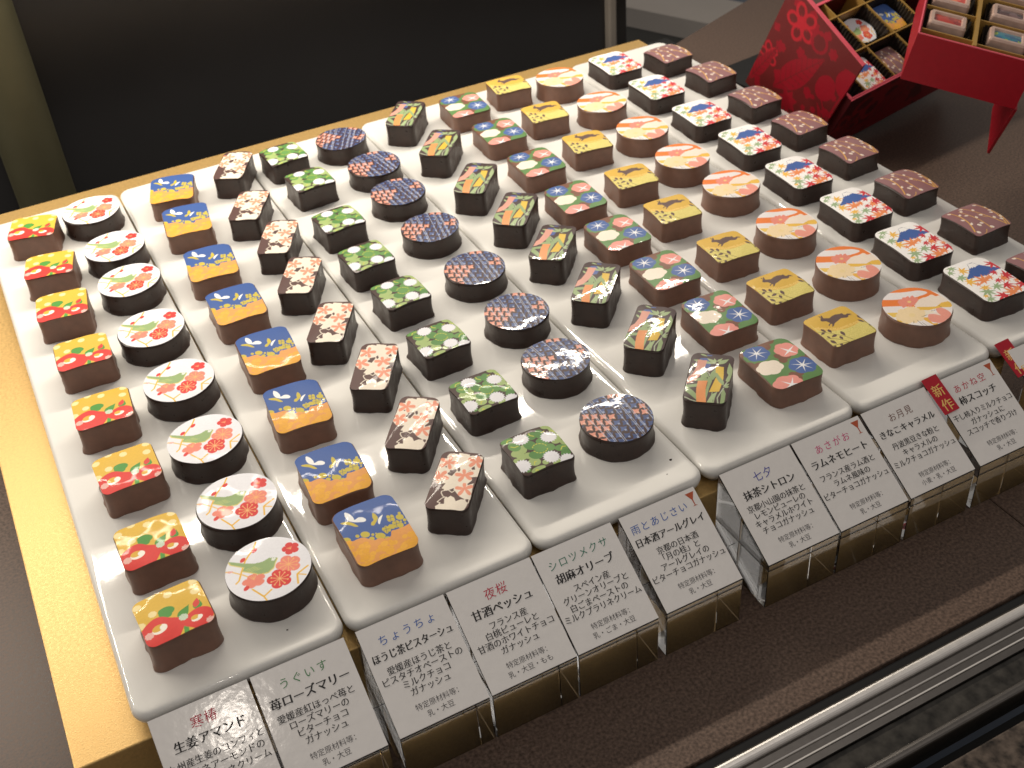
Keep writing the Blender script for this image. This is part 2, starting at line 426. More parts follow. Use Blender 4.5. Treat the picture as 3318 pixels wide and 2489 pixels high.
def d_bird():
    c = Canvas(1.0, (234, 234, 240)); Y = (238, 186, 52); RD = (222, 50, 46); CR = (240, 134, 112)
    def p(s, t): return (s + .5, t + .5)
    c.line([p(.0, -.48), p(-.06, -.38), p(-.20, -.24), p(-.30, -.08), p(-.36, .03), p(-.41, .06)], .022, Y)
    c.line([p(-.46, -.19), p(-.41, -.17), p(-.295, -.04), p(-.22, .06)], .016, Y)
    c.line([p(-.26, .23), p(-.176, .40), p(-.06, .34)], .022, Y); c.line([p(-.176, .40), p(-.16, .5)], .02, Y)
    c.line([p(.42, .20), p(.268, .271), p(.23, .42)], .022, Y); c.line([p(.268, .27), p(.36, .33)], .018, Y)
    # bird with a yellow outline
    G = (150, 176, 116); body = [(.15, -.105), (.06, -.145), (-.03, -.12), (-.12, -.14), (-.22, -.20), (-.38, -.33), (-.37, -.27), (-.24, -.14), (-.28, -.10), (-.20, -.03), (-.12, .045), (-.02, .07), (.06, .03), (.10, -.04)]
    c.poly([p(x * 1.04 + .0, y * 1.04 + .015) for x, y in body], (226, 206, 110)); c.poly([p(x, y) for x, y in body], G)
    c.poly([p(.14, -.105), p(.085, -.125), p(.07, -.085), p(.10, -.075)], (232, 236, 226))
    for k in range(4): c.line([p(-.26 + .02 * k, -.105 + .022 * k), p(-.12 + .02 * k, -.085 + .022 * k)], .008, (190, 200, 120))
    c.flower(*p(.227, .07), .15, CR); c.flower(*p(-.206, .115), .135, CR, sx=1.05, sy=.8)
    c.flower(*p(.334, -.165), .105, RD); c.flower(*p(.066, .235), .15, RD)
    for x, y, r, col in ((.227, .07, .10, (246, 180, 110)), (.066, .235, .10, (246, 190, 120))):
        for k in range(10):
            a = k * math.pi / 5; q = p(x + r * math.cos(a), y + r * math.sin(a)); c.line([p(x, y), q], .008, col); c.ell(q[0], q[1], .011, .011, col, n=8)
    for k in range(4): c.line([p(-.20, .10), p(-.24 + .03 * k, .03)], .007, (246, 190, 120)); c.line([p(.33, -.15), p(.29 + .02 * k, -.19)], .007, (246, 170, 110))
    for x, y in ((-.057, -.349), (-.224, -.264), (-.316, .185)): c.ell(*p(x, y), .042, .028, RD, -40)
    c.ell(*p(-.41, -.16), .035, .015, (240, 170, 160), 20)
    return c
def d_butterfly():
    c = Canvas(1.296, (62, 94, 160)); d = Draft(c, [(107, 540), (1240, 75), (1925, 1055), (735, 1540)]); YG = (202, 182, 58); OR = (238, 172, 40); W = (240, 241, 240); WEB = (232, 160, 80); rng = random.Random(4)
    for x, y, rx, ry in ((1480, 580, 80, 55), (1465, 505, 32, 26), (1580, 630, 36, 30), (1505, 740, 60, 55), (1330, 775, 75, 45), (810, 930, 92, 58), (660, 965, 40, 30), (960, 930, 30, 24), (1022, 908, 18, 13), (1110, 955, 100, 60), (945, 1005, 52, 36), (450, 1040, 85, 45), (1260, 990, 62, 32), (1505, 665, 22, 18), (1595, 690, 20, 18)): d.ell(x, y, rx, ry, YG)
    for x, y, r in ((1300, 615, 62), (1425, 720, 60), (1225, 835, 58)):
        for k in range(4): 
            a = R(45 + 90 * k + r * 7); d.ell(x + r * .8 * math.cos(a), y + r * .6 * math.sin(a), r * .78, r * .56, YG, 30)
        d.line([(x - r, y + r * .3), (x + r, y - r * .4)], .008, (90, 100, 120)); d.line([(x - r * .3, y - r), (x + r * .2, y + r)], .008, (90, 100, 120))
    d.poly([(300, 1030), (420, 1060), (580, 1065), (660, 1020), (760, 985), (880, 1010), (1000, 1040), (1100, 985), (1200, 1005), (1320, 960), (1320, 850), (1420, 830), (1560, 770), (1640, 720), (1750, 640), (2050, 1100), (760, 1700)], WEB)
    for k in range(230):
        x, y = rng.uniform(250, 2000), rng.uniform(800, 1600)
        if y < 1075 - max(0, x - 1150) * .42 + 20: continue
        r = rng.uniform(45, 85); d.ell(x, y, r * 1.06 + 5, r * .66 + 5, (230, 160, 72), -20); d.ell(x, y, r * 1.06, r * .66, OR if k % 3 else (242, 178, 52), -20)
    d.poly([(375, 490), (480, 530), (560, 600), (590, 665), (660, 605), (740, 598), (810, 630), (818, 665), (780, 692), (600, 702), (480, 680), (400, 600)], W)
    d.poly([(305, 708), (450, 680), (560, 710), (690, 780), (610, 788), (500, 752), (360, 738)], YG)
    d.poly([(930, 505), (995, 535), (1055, 610), (1022, 690), (982, 760), (920, 758), (918, 700), (972, 660), (935, 600)], YG); d.poly([(1145, 540), (1112, 650), (1092, 740), (1058, 722), (1048, 650), (1082, 590)], W)
    return c
def d_sakura():
    c = Canvas(1.937, (94, 68, 64)); d = Draft(c, [(470, 100), (1380, 185), (980, 1515), (5, 1420)]); W = (238, 226, 208); CO = (236, 150, 120); DK = (88, 64, 62)
    d.raw([(565, 235), (612, 178), (720, 172), (820, 210), (832, 163), (1065, 205), (1060, 245), (1130, 228), (1360, 245), (1350, 330), (1230, 720), (1130, 900), (1060, 1245), (930, 1245), (840, 1195), (800, 1155), (690, 1012), (620, 1022), (480, 1042), (475, 1000), (425, 990), (520, 872), (360, 880), (310, 830), (250, 745), (300, 620), (350, 500), (430, 280), (560, 290)], W)
    for P in ([(620, 560), (760, 545), (768, 580), (660, 705), (560, 660), (570, 625), (618, 605)], [(780, 530), (835, 505), (850, 570), (820, 610), (790, 590)], [(1090, 530), (1160, 480), (1172, 558), (1105, 565)], [(1080, 740), (1230, 720), (1140, 880), (1000, 925), (1000, 890), (1100, 810)], [(505, 490), (552, 462), (552, 503)], [(395, 862), (430, 822), (485, 852)], [(610, 1020), (702, 982), (692, 1018), (650, 1064)], [(1000, 612), (1092, 572), (1060, 596)]): d.raw(P, DK)
    for P in ([(490, 1040), (425, 1055), (420, 1095), (452, 1165), (495, 1190), (430, 1210), (325, 1290), (385, 1310), (365, 1340)], [(480, 1042), (580, 1030), (655, 1085), (720, 1035), (800, 1080)], [(1040, 1230), (1010, 1330)]): d.line(P, .022, W)
    d.raw([(480, 1290), (480, 1235), (520, 1178), (560, 1200), (625, 1160), (700, 1205), (735, 1292), (840, 1252), (945, 1250), (965, 1300), (1000, 1320), (975, 1390), (900, 1500), (600, 1560), (285, 1500), (275, 1385), (370, 1335), (475, 1345)], W)
    for (x, y), tips in (((590, 390), ((665, 240), (805, 395), (630, 550), (385, 480), (415, 285))), ((1205, 370), ((1270, 240), (1350, 330), (1285, 515), (1035, 495), (1020, 300))), ((390, 690), ((325, 575), (555, 590), (600, 770), (340, 865), (255, 735))), ((940, 690), ((928, 550), (1145, 630), (1095, 795), (795, 835), (715, 665))), ((940, 1000), ((928, 862), (1125, 940), (1070, 1150), (785, 1155), (715, 975)))):
        for t in tips: d.petal((x, y), t, 84, CO)
    return c
def d_clover():
    c = Canvas(1.016, (74, 56, 50)); d = Draft(c, [(110, 660), (1350, 190), (2090, 985), (775, 1480)]); G1 = (88, 138, 70); G2 = (160, 182, 112); Y = (206, 204, 70); rng = random.Random(3)
    for x, y, rx, ry, ro in ((740, 850, 95, 105, 0), (590, 940, 160, 95, -10), (700, 1030, 130, 85, 0), (880, 1000, 130, 75, 0), (1030, 1140, 160, 95, 0), (1310, 1150, 85, 60, 0), (1130, 1310, 190, 62, -18), (1570, 620, 130, 80, -10), (1780, 650, 110, 65, 0), (1640, 1140, 140, 70, -20), (1480, 340, 170, 70, 30), (1660, 500, 110, 60, 30), (1270, 270, 110, 60, 0), (560, 1130, 70, 60, 0)): d.ell(x, y, rx, ry, G2, ro)
    for x, y, rx, ry, ro in ((950, 520, 135, 95, -20), (1130, 460, 110, 110, 0), (340, 640, 160, 72, -15), (520, 790, 165, 100, 10), (910, 750, 175, 110, 10), (1220, 650, 165, 90, 0), (1420, 790, 130, 95, 0), (1070, 980, 190, 95, 0), (1250, 900, 130, 80, 0), (1720, 790, 185, 82, -8), (1830, 910, 130, 110, -20), (1160, 800, 170, 110, 0), (860, 1330, 80, 50, 0)): d.ell(x, y, rx, ry, G1 if x % 4 else (102, 150, 78), ro)
    for k in range(14):
        a = k * 2 * math.pi / 14
        if k % 7 != 6: d.line([(1165 + 190 * math.cos(a), 815 + 115 * math.sin(a)), (1165 + 195 * math.cos(a + .3), 815 + 118 * math.sin(a + .3))], .018, Y)
    for P in ([(330, 690), (350, 630), (460, 600)], [(430, 780), (520, 800), (620, 770)], [(870, 460), (910, 510), (1010, 525)], [(1700, 835), (1730, 760), (1830, 740)], [(1030, 1200), (1025, 1140), (1080, 1130)], [(1060, 1350), (1080, 1320), (1130, 1345)], [(1180, 430), (1230, 410), (1270, 380)], [(1400, 380), (1480, 370), (1520, 400)]): d.line(P, .018, Y)
    q = d.m([(680, 610), (1380, 530), (1460, 1020), (1900, 1060), (730, 1240)])
    for i, (x, y) in enumerate(q): c.star(x, y, .158, (226, 226, 232), 17, i * 33, .80); c.ell(x, y, .125, .125, (232, 231, 236))
    return c
def d_hydrangea():
    c = Canvas(1.0, (70, 48, 46)); d = Draft(c, [(-189, 553), (1273, -15), (2211, 909), (698, 1524)]); B1 = (64, 82, 132); B2 = (76, 96, 148); P = (230, 152, 130)
    rows = [(118, 700), (225, 640), (340, 500), (460, 380), (595, 240), (725, 70), (862, -10), (1000, 150), (1150, 30), (1280, 100)]
    for y, x0 in rows:
        for k in range(-2, 12):
            x = x0 + 203 * k
            pink = (y > 660 and x < 960 - max(0, (y - 725)) * .42 and x > 150) or ((x - 1550) ** 2 / 26000 + (y - 560) ** 2 / 24000 < 1) or (y < 240 and 780 < x < 1130)
            w, h = 92, 58
            Q = [(x - w, y - h + 14), (x - w * .3, y - h * .66), (x + w * .74, y - h * 1.12), (x + w * .62, y - h * .2), (x + w, y + h * .9), (x + w * .2, y + h * .66), (x - w * .72, y + h * 1.18), (x - w * .66, y + h * .2)]
            d.raw(Q, P if pink else (B1 if (k + y) % 3 else B2))
            wc = (170, 182, 212) if not pink else (244, 200, 172)
            d.line([(x + 14, y + 16), (x + 70, y + 29)], .010, wc); d.line([(x + 51, y + 4), (x + 35, y + 44)], .010, wc)
    LC = (196, 204, 226)
    for x0, y0, x1, y1, w in ((-250, 170, 840, 1290, .010), (160, 360, 960, 1290, .008), (190, 350, 1005, 1290, .008), (330, 330, 1195, 1280, .009), (380, 320, 1245, 1280, .009), (640, 190, 1540, 1200, .009), (870, 240, 1650, 1130, .008), (910, 240, 1685, 1110, .008), (1030, 230, 1750, 1030, .008), (1060, 230, 1775, 1020, .008), (1380, 230, 1870, 760, .010), (1480, 250, 1900, 700, .008)): d.line([(x0, y0), (x1, y1)], w * .72, LC)
    return c
def d_bamboo():
    c = Canvas(1.88, (78, 60, 60)); d = Draft(c, [(500, 140), (1640, 250), (1345, 1560), (195, 1410)]); G = (164, 184, 134); G2 = (150, 172, 120); BK = (78, 60, 60); ST = (178, 188, 160)
    d.raw([(640, 380), (700, 320), (860, 325), (950, 410), (850, 420), (960, 500), (910, 612), (780, 622), (800, 500)], (84, 104, 166)); d.raw([(860, 215), (1010, 230), (1000, 262), (880, 255)], (84, 104, 166))
    for p, q, w in (((490, 375), (1110, 500), .13), ((1100, 480), (860, 320), .10), ((1090, 470), (1060, 330), .07), ((1150, 515), (1470, 350), .14), ((1130, 440), (1290, 330), .07), ((690, 195), (890, 270), .06), ((470, 480), (590, 600), .06), ((1290, 1125), (1450, 1040), .06), ((1300, 1145), (1440, 1120), .07)): d.leaf(p, q, w, G)
    for P in ([(1470, 465), (1540, 620), (1545, 720), (1440, 985), (1380, 1012), (1338, 960), (1420, 810), (1385, 750), (1410, 620)], [(680, 780), (770, 668), (862, 770), (900, 862), (960, 740), (1080, 640), (1110, 740), (1235, 900), (1295, 1010), (1282, 1092), (1210, 1062), (1130, 960), (1080, 850), (980, 960), (890, 1150), (800, 1430), (760, 1300), (860, 1000), (600, 960), (490, 950), (560, 895), (680, 872)],
              [(280, 1040), (350, 1035), (590, 1028), (590, 1105), (360, 1112), (480, 1210), (570, 1300), (570, 1430), (440, 1330), (260, 1190)], [(810, 1500), (950, 1315), (1110, 1245), (1035, 1400), (1000, 1520)], [(1270, 1165), (1332, 1300), (1302, 1450), (1260, 1560), (1165, 1540), (1210, 1300)], [(960, 1250), (985, 1260), (960, 1330), (940, 1330)]): d.raw(P, G if len(P) % 2 else G2)
    for P in ([(830, 870), (870, 865), (850, 920)], [(965, 930), (1010, 945), (985, 985)], [(890, 800), (925, 800), (910, 860)], [(970, 1470), (990, 1420), (985, 1500)]): d.raw(P, BK)
    for P in ([(1280, 1160), (1180, 1290), (1100, 1400), (1110, 1530)], [(780, 650), (900, 765), (915, 830)], [(1280, 1130), (1380, 1010)], [(250, 1340), (400, 1410), (560, 1455)], [(1110, 490), (1170, 550)]): d.line(P, .028, ST)
    d.raw([(610, 375), (865, 390), (822, 520), (752, 690), (650, 830), (540, 930), (400, 985), (300, 1000), (355, 830), (460, 760), (560, 600), (600, 480)], (224, 160, 142))
    d.raw([(600, 958), (855, 960), (802, 1150), (792, 1300), (802, 1520), (555, 1500), (543, 1300), (555, 1150)], (234, 150, 84))
    d.raw([(1080, 568), (1308, 590), (1292, 800), (1270, 960), (1190, 860), (1120, 760), (1080, 750)], (228, 190, 66)); d.raw([(1085, 868), (1150, 985), (1232, 1062), (1155, 1248), (882, 1248), (1000, 1030)], (226, 184, 52))
    return c
def d_glory():
    A = 1.23; c = Canvas(A, (98, 140, 80)); BR = (128, 86, 66)
    for x, y, r in ((.55, .0, .14), (.02, .42, .13), (.60, .42, .10), (.98, .62, .12), (.30, .95, .12), (.0, .08, .08), (.52, .85, .09)): c.flower(x, y * A, r * 1.6, BR, n=3, rot=x * 200, dip=.5, p=1)
    def fl(x, y, r, col, sx=1, sy=1, star=True, off=(0, 0), n=7):
        c.flower(x, y * A, r, col, n=6, rot=x * 90, dip=.12, p=1, sx=sx, sy=sy)
        if star: c.star(x + off[0], y * A + off[1], r * .82, (244, 244, 246), n, x * 77, .16, sx=1, sy=.95)
    fl(.28, .165, .235, (74, 104, 166)); fl(.79, .29, .225, (240, 154, 142), 1.0, .95, True, (.02, .05), 4)
    fl(.24, .53, .255, (246, 232, 214), 1, .78, False); fl(.77, .70, .245, (76, 106, 168), 1.05, .95); fl(.26, .93, .25, (240, 154, 142), 1.1, .82, True, (.04, .06), 5)
    return c
def d_rabbit():
    c = Canvas(.977, (220, 178, 70)); d = Draft(c, [(150, 620), (1215, 208), (2115, 875), (1020, 1300)]); DK = (104, 82, 78); rng = random.Random(2); OL = (92, 84, 48)
    d.poly([(300, 640), (560, 890), (950, 882), (1250, 848), (1480, 760), (1600, 680), (1680, 580), (2200, 880), (1000, 1400)], (222, 206, 116))
    for k in range(420): 
        x, y = rng.uniform(900, 2050), rng.uniform(700, 1150); d.ell(x, y, 11, 8, (234, 218, 128) if k % 2 else (208, 194, 98)) if y > 900 - max(0, x - 1000) * .3 else None
    for t in np.linspace(0, 1, 34):
        x = 500 + 1110 * t; y = 800 + 40 * math.sin(math.pi * t * .7) - 270 * max(0, t - .45) ** 1.3 * 1.6
        for k in range(2): d.ell(x + rng.uniform(-12, 12), y + rng.uniform(-14, 40), 24, 13, (236, 198, 104), -25)
    d.raw([(555, 505), (600, 518), (640, 553), (622, 498), (642, 490), (672, 528), (698, 568), (850, 562), (912, 506), (1000, 462), (1120, 452), (1150, 433), (1195, 448), (1217, 474), (1280, 468), (1290, 446), (1425, 446), (1365, 464), (1445, 482), (1338, 486), (1334, 532), (1292, 556), (1150, 568), (1080, 624), (988, 694), (968, 764), (928, 784), (928, 715), (905, 707), (872, 727), (858, 768), (836, 752), (846, 713), (878, 695), (860, 682), (770, 644), (680, 650), (632, 638), (622, 580), (638, 566), (595, 542)], DK)
    for P in ([(570, 915), (760, 930), (1000, 975), (1250, 1030), (1500, 1112)], [(780, 1085), (950, 1080), (1150, 1105), (1370, 1162)], [(940, 1245), (1150, 1200), (1370, 1165)], [(1705, 570), (1780, 650), (1900, 750), (2090, 890)]): d.line(P, .010, OL)
    for p, q, w in (((635, 842), (780, 930), .05), ((815, 845), (915, 945), .055), ((1135, 895), (1265, 1025), .06), ((730, 925), (645, 990), .045), ((1045, 980), (910, 1052), .055), ((790, 1022), (895, 1078), .035), ((1115, 1025), (1210, 1112), .05), ((875, 1117), (1060, 1203), .055), ((1550, 482), (1712, 578), .045), ((1570, 598), (1780, 662), .045), ((1880, 705), (1950, 755), .03), ((1130, 1200), (1215, 1245), .05), ((975, 1250), (1050, 1275), .05)): d.leaf(p, q, w * 1.25, DK)
    return c
def d_sunset():
    c = Canvas(1.0, (236, 230, 228)); d = Draft(c, [(-67, 543), (1167, 61), (2337, 814), (1073, 1333)]); OR = (238, 126, 46); YL = (236, 188, 70); CM = (242, 216, 170); CO = (238, 156, 138); W = (232, 226, 226)
    d.raw([(200, 690), (220, 450), (420, 250), (900, 150), (1300, 220), (1660, 420), (1560, 475), (1400, 440), (1150, 530), (1050, 740), (1010, 748), (960, 690), (820, 690), (700, 675), (320, 687)], OR)
    d.poly([(240, 520), (420, 350), (560, 345), (730, 345), (960, 325), (1150, 298), (1350, 330), (1360, 372), (1250, 420), (1080, 472), (900, 492), (560, 522)], W)
    d.poly([(1030, 665), (1100, 600), (1160, 520), (1270, 472), (1400, 480), (1400, 420), (1480, 402), (1560, 450), (1640, 415), (1720, 450), (1900, 580), (1700, 600), (1580, 680), (1100, 692)], (240, 224, 208))
    d.raw([(1100, 700), (1580, 690), (1700, 600), (1870, 565), (2000, 660), (1920, 712), (1700, 712), (1400, 780), (1140, 782)], YL)
    d.poly([(300, 688), (560, 685), (740, 685), (840, 722), (760, 790), (400, 830)], W)
    d.raw([(380, 828), (630, 828), (790, 912), (540, 935)], (236, 196, 86)); d.raw([(745, 792), (832, 732), (884, 822)], (236, 196, 86)); d.raw([(600, 945), (760, 1030), (960, 1070), (900, 1100), (650, 1030)], (238, 192, 70)); d.raw([(1240, 955), (1400, 950), (1450, 1040), (1500, 1085), (1620, 1080), (1620, 1170), (1300, 1020)], (240, 182, 72))
    d.poly([(1180, 800), (1480, 785), (1560, 830), (1400, 880), (1230, 930)], (240, 228, 206))
    for t in ((1000, 1080), (1300, 970), (1200, 790), (1075, 700), (870, 695), (630, 820), (590, 935), (740, 1035), (1330, 860), (860, 1080), (1150, 1060)): d.petal((1000, 880), t, 190, CM)
    d.ell(1000, 890, 190, 110, CM); d.ell(1000, 900, 80, 45, (240, 214, 156))
    for t in ((860, 445), (1035, 440), (1150, 515), (1090, 625), (970, 700), (750, 700), (680, 625), (645, 570), (745, 492)): d.petal((920, 572), t, 105, (234, 140, 122))
    d.ell(930, 575, 45, 26, (240, 200, 130))
    d.poly([(1560, 735), (1700, 715), (1860, 785), (1960, 870), (1900, 960), (1700, 1090), (1440, 1045), (1385, 985), (1375, 880), (1500, 868), (1690, 908), (1600, 830)], CO)
    d.raw([(1480, 862), (1700, 912), (1600, 835)], (242, 222, 206))
    for P in ([(1120, 1020), (1270, 1142)], [(1240, 1070), (1370, 1147)], [(1040, 1035), (1040, 1092)], [(1220, 940), (1370, 890)], [(1460, 800), (1600, 768)], [(1640, 665), (1720, 715)]): d.line(P, .007, (96, 96, 70))
    return c
def d_mountain():
    c = Canvas(1.304, (250, 247, 245)); d = Draft(c, [(190, 405), (1172, 50), (2400, 822), (1400, 1208)]); BL = (66, 100, 170); RD = (214, 52, 62); OR = (244, 144, 84); YL = (246, 190, 72); GR = (158, 182, 138); W = (251, 248, 246)
    d.raw([(800, 660), (905, 380), (920, 388), (950, 352), (975, 372), (1000, 338), (1040, 347), (1070, 313), (1130, 283), (1300, 310), (1450, 330), (1720, 338), (1560, 402), (1420, 482), (1350, 530), (1200, 570), (1050, 602)], BL)
    d.poly([(560, 260), (820, 270), (880, 380), (896, 460), (885, 540), (830, 640), (780, 690), (500, 640), (330, 460)], W)
    d.line([(845, 285), (960, 238), (1100, 278), (1150, 286)], .008, (120, 130, 150)); d.line([(848, 285), (885, 345), (905, 395)], .008, (120, 130, 150))
    for x, y, r, col, ro in ((460, 380, 150, GR, 100), (430, 490, 130, GR, 40), (690, 600, 190, GR, 70), (720, 450, 190, YL, 20), (900, 710, 210, YL, 20), (1270, 830, 180, YL, 90), (1300, 1030, 100, YL, 90), (1260, 665, 260, OR, 250), (1400, 580, 160, OR, 200), (1710, 600, 200, OR, 30), (1960, 930, 260, OR, 250), (2100, 830, 190, OR, 200), (1450, 240, 230, RD, 140), (1600, 310, 130, RD, 120), (1510, 465, 140, RD, 200), (1770, 520, 240, RD, 20), (1580, 655, 140, RD, 60), (1790, 765, 210, RD, 60), (2180, 710, 230, RD, 150), (1750, 1010, 250, RD, 160), (1550, 795, 200, GR, 60), (1340, 925, 230, GR, 110), (1400, 1095, 170, GR, 60), (2030, 620, 120, OR, 100), (1130, 760, 110, OR, 200)):
        d.maple(x, y, r, col, ro)
    return c
def d_willow():
    A = 1.1; c = Canvas(A, (148, 104, 106)); Y = (232, 176, 76); B = (240, 222, 206)
    def br(P, w=.028): 
        t = np.linspace(0, 1, 14); P = np.array(P); 
        C = [(1 - a) ** 2 * P[0] + 2 * a * (1 - a) * P[1] + a * a * P[2] for a in t]
        c.line([(q[0], q[1] * A) for q in C], w * .6, Y, w); return C
    L = [br([(.93, .05), (1.02, .5), (.87, .97)]), br([(1.0, .22), (1.04, .6), (.92, .99)]), br([(.54, .04), (.66, .45), (.86, .95)], .022), br([(.38, .14), (.47, .5), (.46, .93)], .022), br([(.20, .06), (.30, .42), (.06, .86)]), br([(.20, .98), (.26, 1.0), (.34, .90)], .016), br([(.60, .42), (.62, .58), (.70, .60)], .014)]
    for k, C in enumerate(L[:5]):
        for i, q in enumerate(C[1:-2:3]):
            s = 1 if (i + k) % 2 else -1
            a = R(70 + s * 38 + (25 if k == 4 else 0)); x, y = q[0] + s * .02, q[1] * A
            c.leaf((x, y), (x - .10 * math.cos(a), y - .10 * math.sin(a)), .062, B)
    for x, y in ((.12, .90), (.50, .90), (.31, .74)): c.ell(x, y * A, .05, .032, B, 60)
    return c

# ------------------------------------------------------------------ chocolates
def dome(kind, x, y, hx, hy, v):
    k = KD[kind]; u = x / hx; w = y / hy
    d = k['droop'] * (abs(u) ** 8 + abs(w) ** 8) ** .5 * .6 + k.get('ax', 0) * u * u + k.get('ay', 0) * w * w + k.get('cor', 0) * (abs(u) * abs(w)) ** 2
    tl = (0, .010, -.008, .014)[v]; 
    return -d + tl * x + (.012, -.01, .006, 0)[v] * y + .00012 * math.sin(5 * u + 3 * v) * math.cos(4 * w + v)

def outline_w(kind, hx, hy, r):
    if KD[kind]['round']:
        def f(t): return hx * math.sqrt(max(0.0, 1 - t * t))
        n = 150; ts = np.sin(np.linspace(-math.pi / 2, math.pi / 2, n)); ts[0] = -.99995; ts[-1] = .99995
        return [(t * hy, f(t)) for t in ts]
    ys = np.concatenate([-hy + r - r * np.cos(np.linspace(0, math.pi / 2, 18, endpoint=False)), np.linspace(-hy + r, hy - r, 120), hy - r + r * np.sin(np.linspace(0, math.pi / 2, 19))[1:]])
    out = []
    for y in ys:
        d = max(0, abs(y) - (hy - r)); out.append((y, hx - r + math.sqrt(max(0, r * r - d * d))))
    return out

KD = {
 'A': dict(w=.0270, l=.0262, h=.0150, r=.0036, round=0, droop=.0004, cor=.0006, ch='milk', fn=d_camellia, nm='camellia_chocolate', what='square chocolate with red camellias on yellow', g='camellia chocolates'),
 'B': dict(w=.0348, l=.0348, h=.0124, r=.01, round=1, droop=.0005, ch='dark', fn=d_bird, nm='bird_chocolate', what='round chocolate with green bird and plum blossoms', g='bird chocolates'),
 'C': dict(w=.0270, l=.0350, h=.0138, r=.0042, round=0, droop=.0004, cor=.0010, ay=.0005, ch='milk', fn=d_butterfly, nm='butterfly_chocolate', what='chocolate with butterflies over yellow flowers on blue', g='butterfly chocolates'),
 'D': dict(w=.0190, l=.0368, h=.0146, r=.0036, round=0, droop=.0005, cor=.0004, ch='dark', fn=d_sakura, nm='cherry_blossom_chocolate', what='narrow dark chocolate with pink cherry blossoms', g='cherry blossom chocolates'),
 'E': dict(w=.0254, l=.0258, h=.0146, r=.0026, round=0, droop=.0004, cor=.0010, ch='dark', fn=d_clover, nm='clover_chocolate', what='dark chocolate with green clover and white flowers', g='clover chocolates'),
 'F': dict(w=.0338, l=.0338, h=.0120, r=.01, round=1, droop=.0005, ay=.0003, ch='dark', fn=d_hydrangea, nm='hydrangea_chocolate', what='round dark chocolate with blue and pink hydrangeas', g='hydrangea chocolates', gloss=1),
 'G': dict(w=.0200, l=.0376, h=.0165, r=.0038, round=0, droop=.0005, ay=.0006, ch='dark', fn=d_bamboo, nm='bamboo_chocolate', what='narrow dark chocolate with bamboo and paper strips', g='bamboo chocolates', gloss=1),
 'H': dict(w=.0278, l=.0338, h=.0122, r=.0044, round=0, droop=.0004, cor=.0004, ch='milk', fn=d_glory, nm='morning_glory_chocolate', what='milk chocolate with morning glories on green', g='morning glory chocolates', gloss=1),
 'I': dict(w=.0264, l=.0258, h=.0136, r=.0026, round=0, droop=.0004, cor=.0005, ch='milk', fn=d_rabbit, nm='rabbit_chocolate', what='square chocolate with brown rabbit on gold', g='rabbit chocolates'),
 'J': dict(w=.0338, l=.0338, h=.0132, r=.01, round=1, droop=.0005, ch='milk', fn=d_sunset, nm='sunset_flower_chocolate', what='round milk chocolate with orange clouds and flowers', g='sunset flower chocolates'),
 'K': dict(w=.0276, l=.0360, h=.0124, r=.0046, round=0, droop=.0004, cor=.0004, ch='dark', fn=d_mountain, nm='maple_mountain_chocolate', what='chocolate with blue mountain and maple leaves', g='mountain chocolates'),
 'L': dict(w=.0256, l=.0280, h=.0134, r=.0022, round=0, droop=.0003, ax=.0004, ay=.0012, cor=.0002, ch='dark', fn=d_willow, nm='willow_chocolate', what='domed chocolate with yellow willow branches on mauve', g='willow chocolates', gloss=1),
}

def body_mesh(kind, v):
    k = KD[kind]; hx, hy, h, r = k['w'] / 2, k['l'] / 2, k['h'], k['r']
    rng = random.Random(ord(kind) * 10 + v)
    ph = [rng.uniform(0, 6.28) for _ in range(8)]; am = rng.uniform(.6, 1.2); lean = (rng.uniform(-.0004, .0004), rng.uniform(-.0004, .0004))
    base = [(hx * math.cos(a), hy * math.sin(a)) for a in np.linspace(0, 2 * math.pi, 64, endpoint=False)] if k['round'] else rrect(hx, hy, r, 9)
    if not k['round']:                                    # add points along the straight sides
        b2 = []; n = len(base)
        for i in range(n):
            p, q = base[i], base[(i + 1) % n]; b2.append(p)
            L = math.hypot(q[0] - p[0], q[1] - p[1]); m_ = int(L / .0016)
            for j in range(1, m_): b2.append((p[0] + (q[0] - p[0]) * j / m_, p[1] + (q[1] - p[1]) * j / m_))
        base = b2
    foot = .0007 if k['ch'] == 'dark' else .0005
    prof = [(0, foot * .7), (.0004, foot), (.0011, foot * .75), (.0022, .00015), (.30 * h, -.0001), (.5 * h, -.00025), (.72 * h, -.00015), (h - .0016, .0), (h - .0007, .00002)]
    rings = []
    for z, d in prof:
        t = z / h; ring = []
        for x, y in base:
            a = math.atan2(y / hy, x / hx); L = math.hypot(x, y)
            w = am * .7 * (.00016 * math.sin(2 * a + ph[0]) + .00012 * math.sin(3 * a + ph[1] + 2 * t) + .00009 * math.sin(7 * a + ph[2]))
            if t < .12: w += am * (.00022 * math.sin(5 * a + ph[3]) + .00018 * math.sin(9 * a + ph[4]) + .00012 * math.sin(17 * a + ph[5]))
            w *= (1 - .75 * t) if t > .5 else 1
            dd = d + w; zz = z
            if z > .5 * h: zz = z + dome(kind, x, y, hx, hy, v) * (z - .5 * h) / (.5 * h)
            if 0 < t < .5: zz += .00008 * math.sin(4 * a + ph[6])* (t > .04)
            ring.append((x + x / L * dd + lean[0] * t, y + y / L * dd + lean[1] * t, zz))
        rings.append(ring)
    for s in (.985, .9, .6, .25):
        rings.append([(x * s, y * s, h - .00030 + dome(kind, x * s, y * s, hx, hy, v)) for x, y in base])
    V, Fc = loft(rings)
    me = mesh('body', V, Fc, True)
    return me

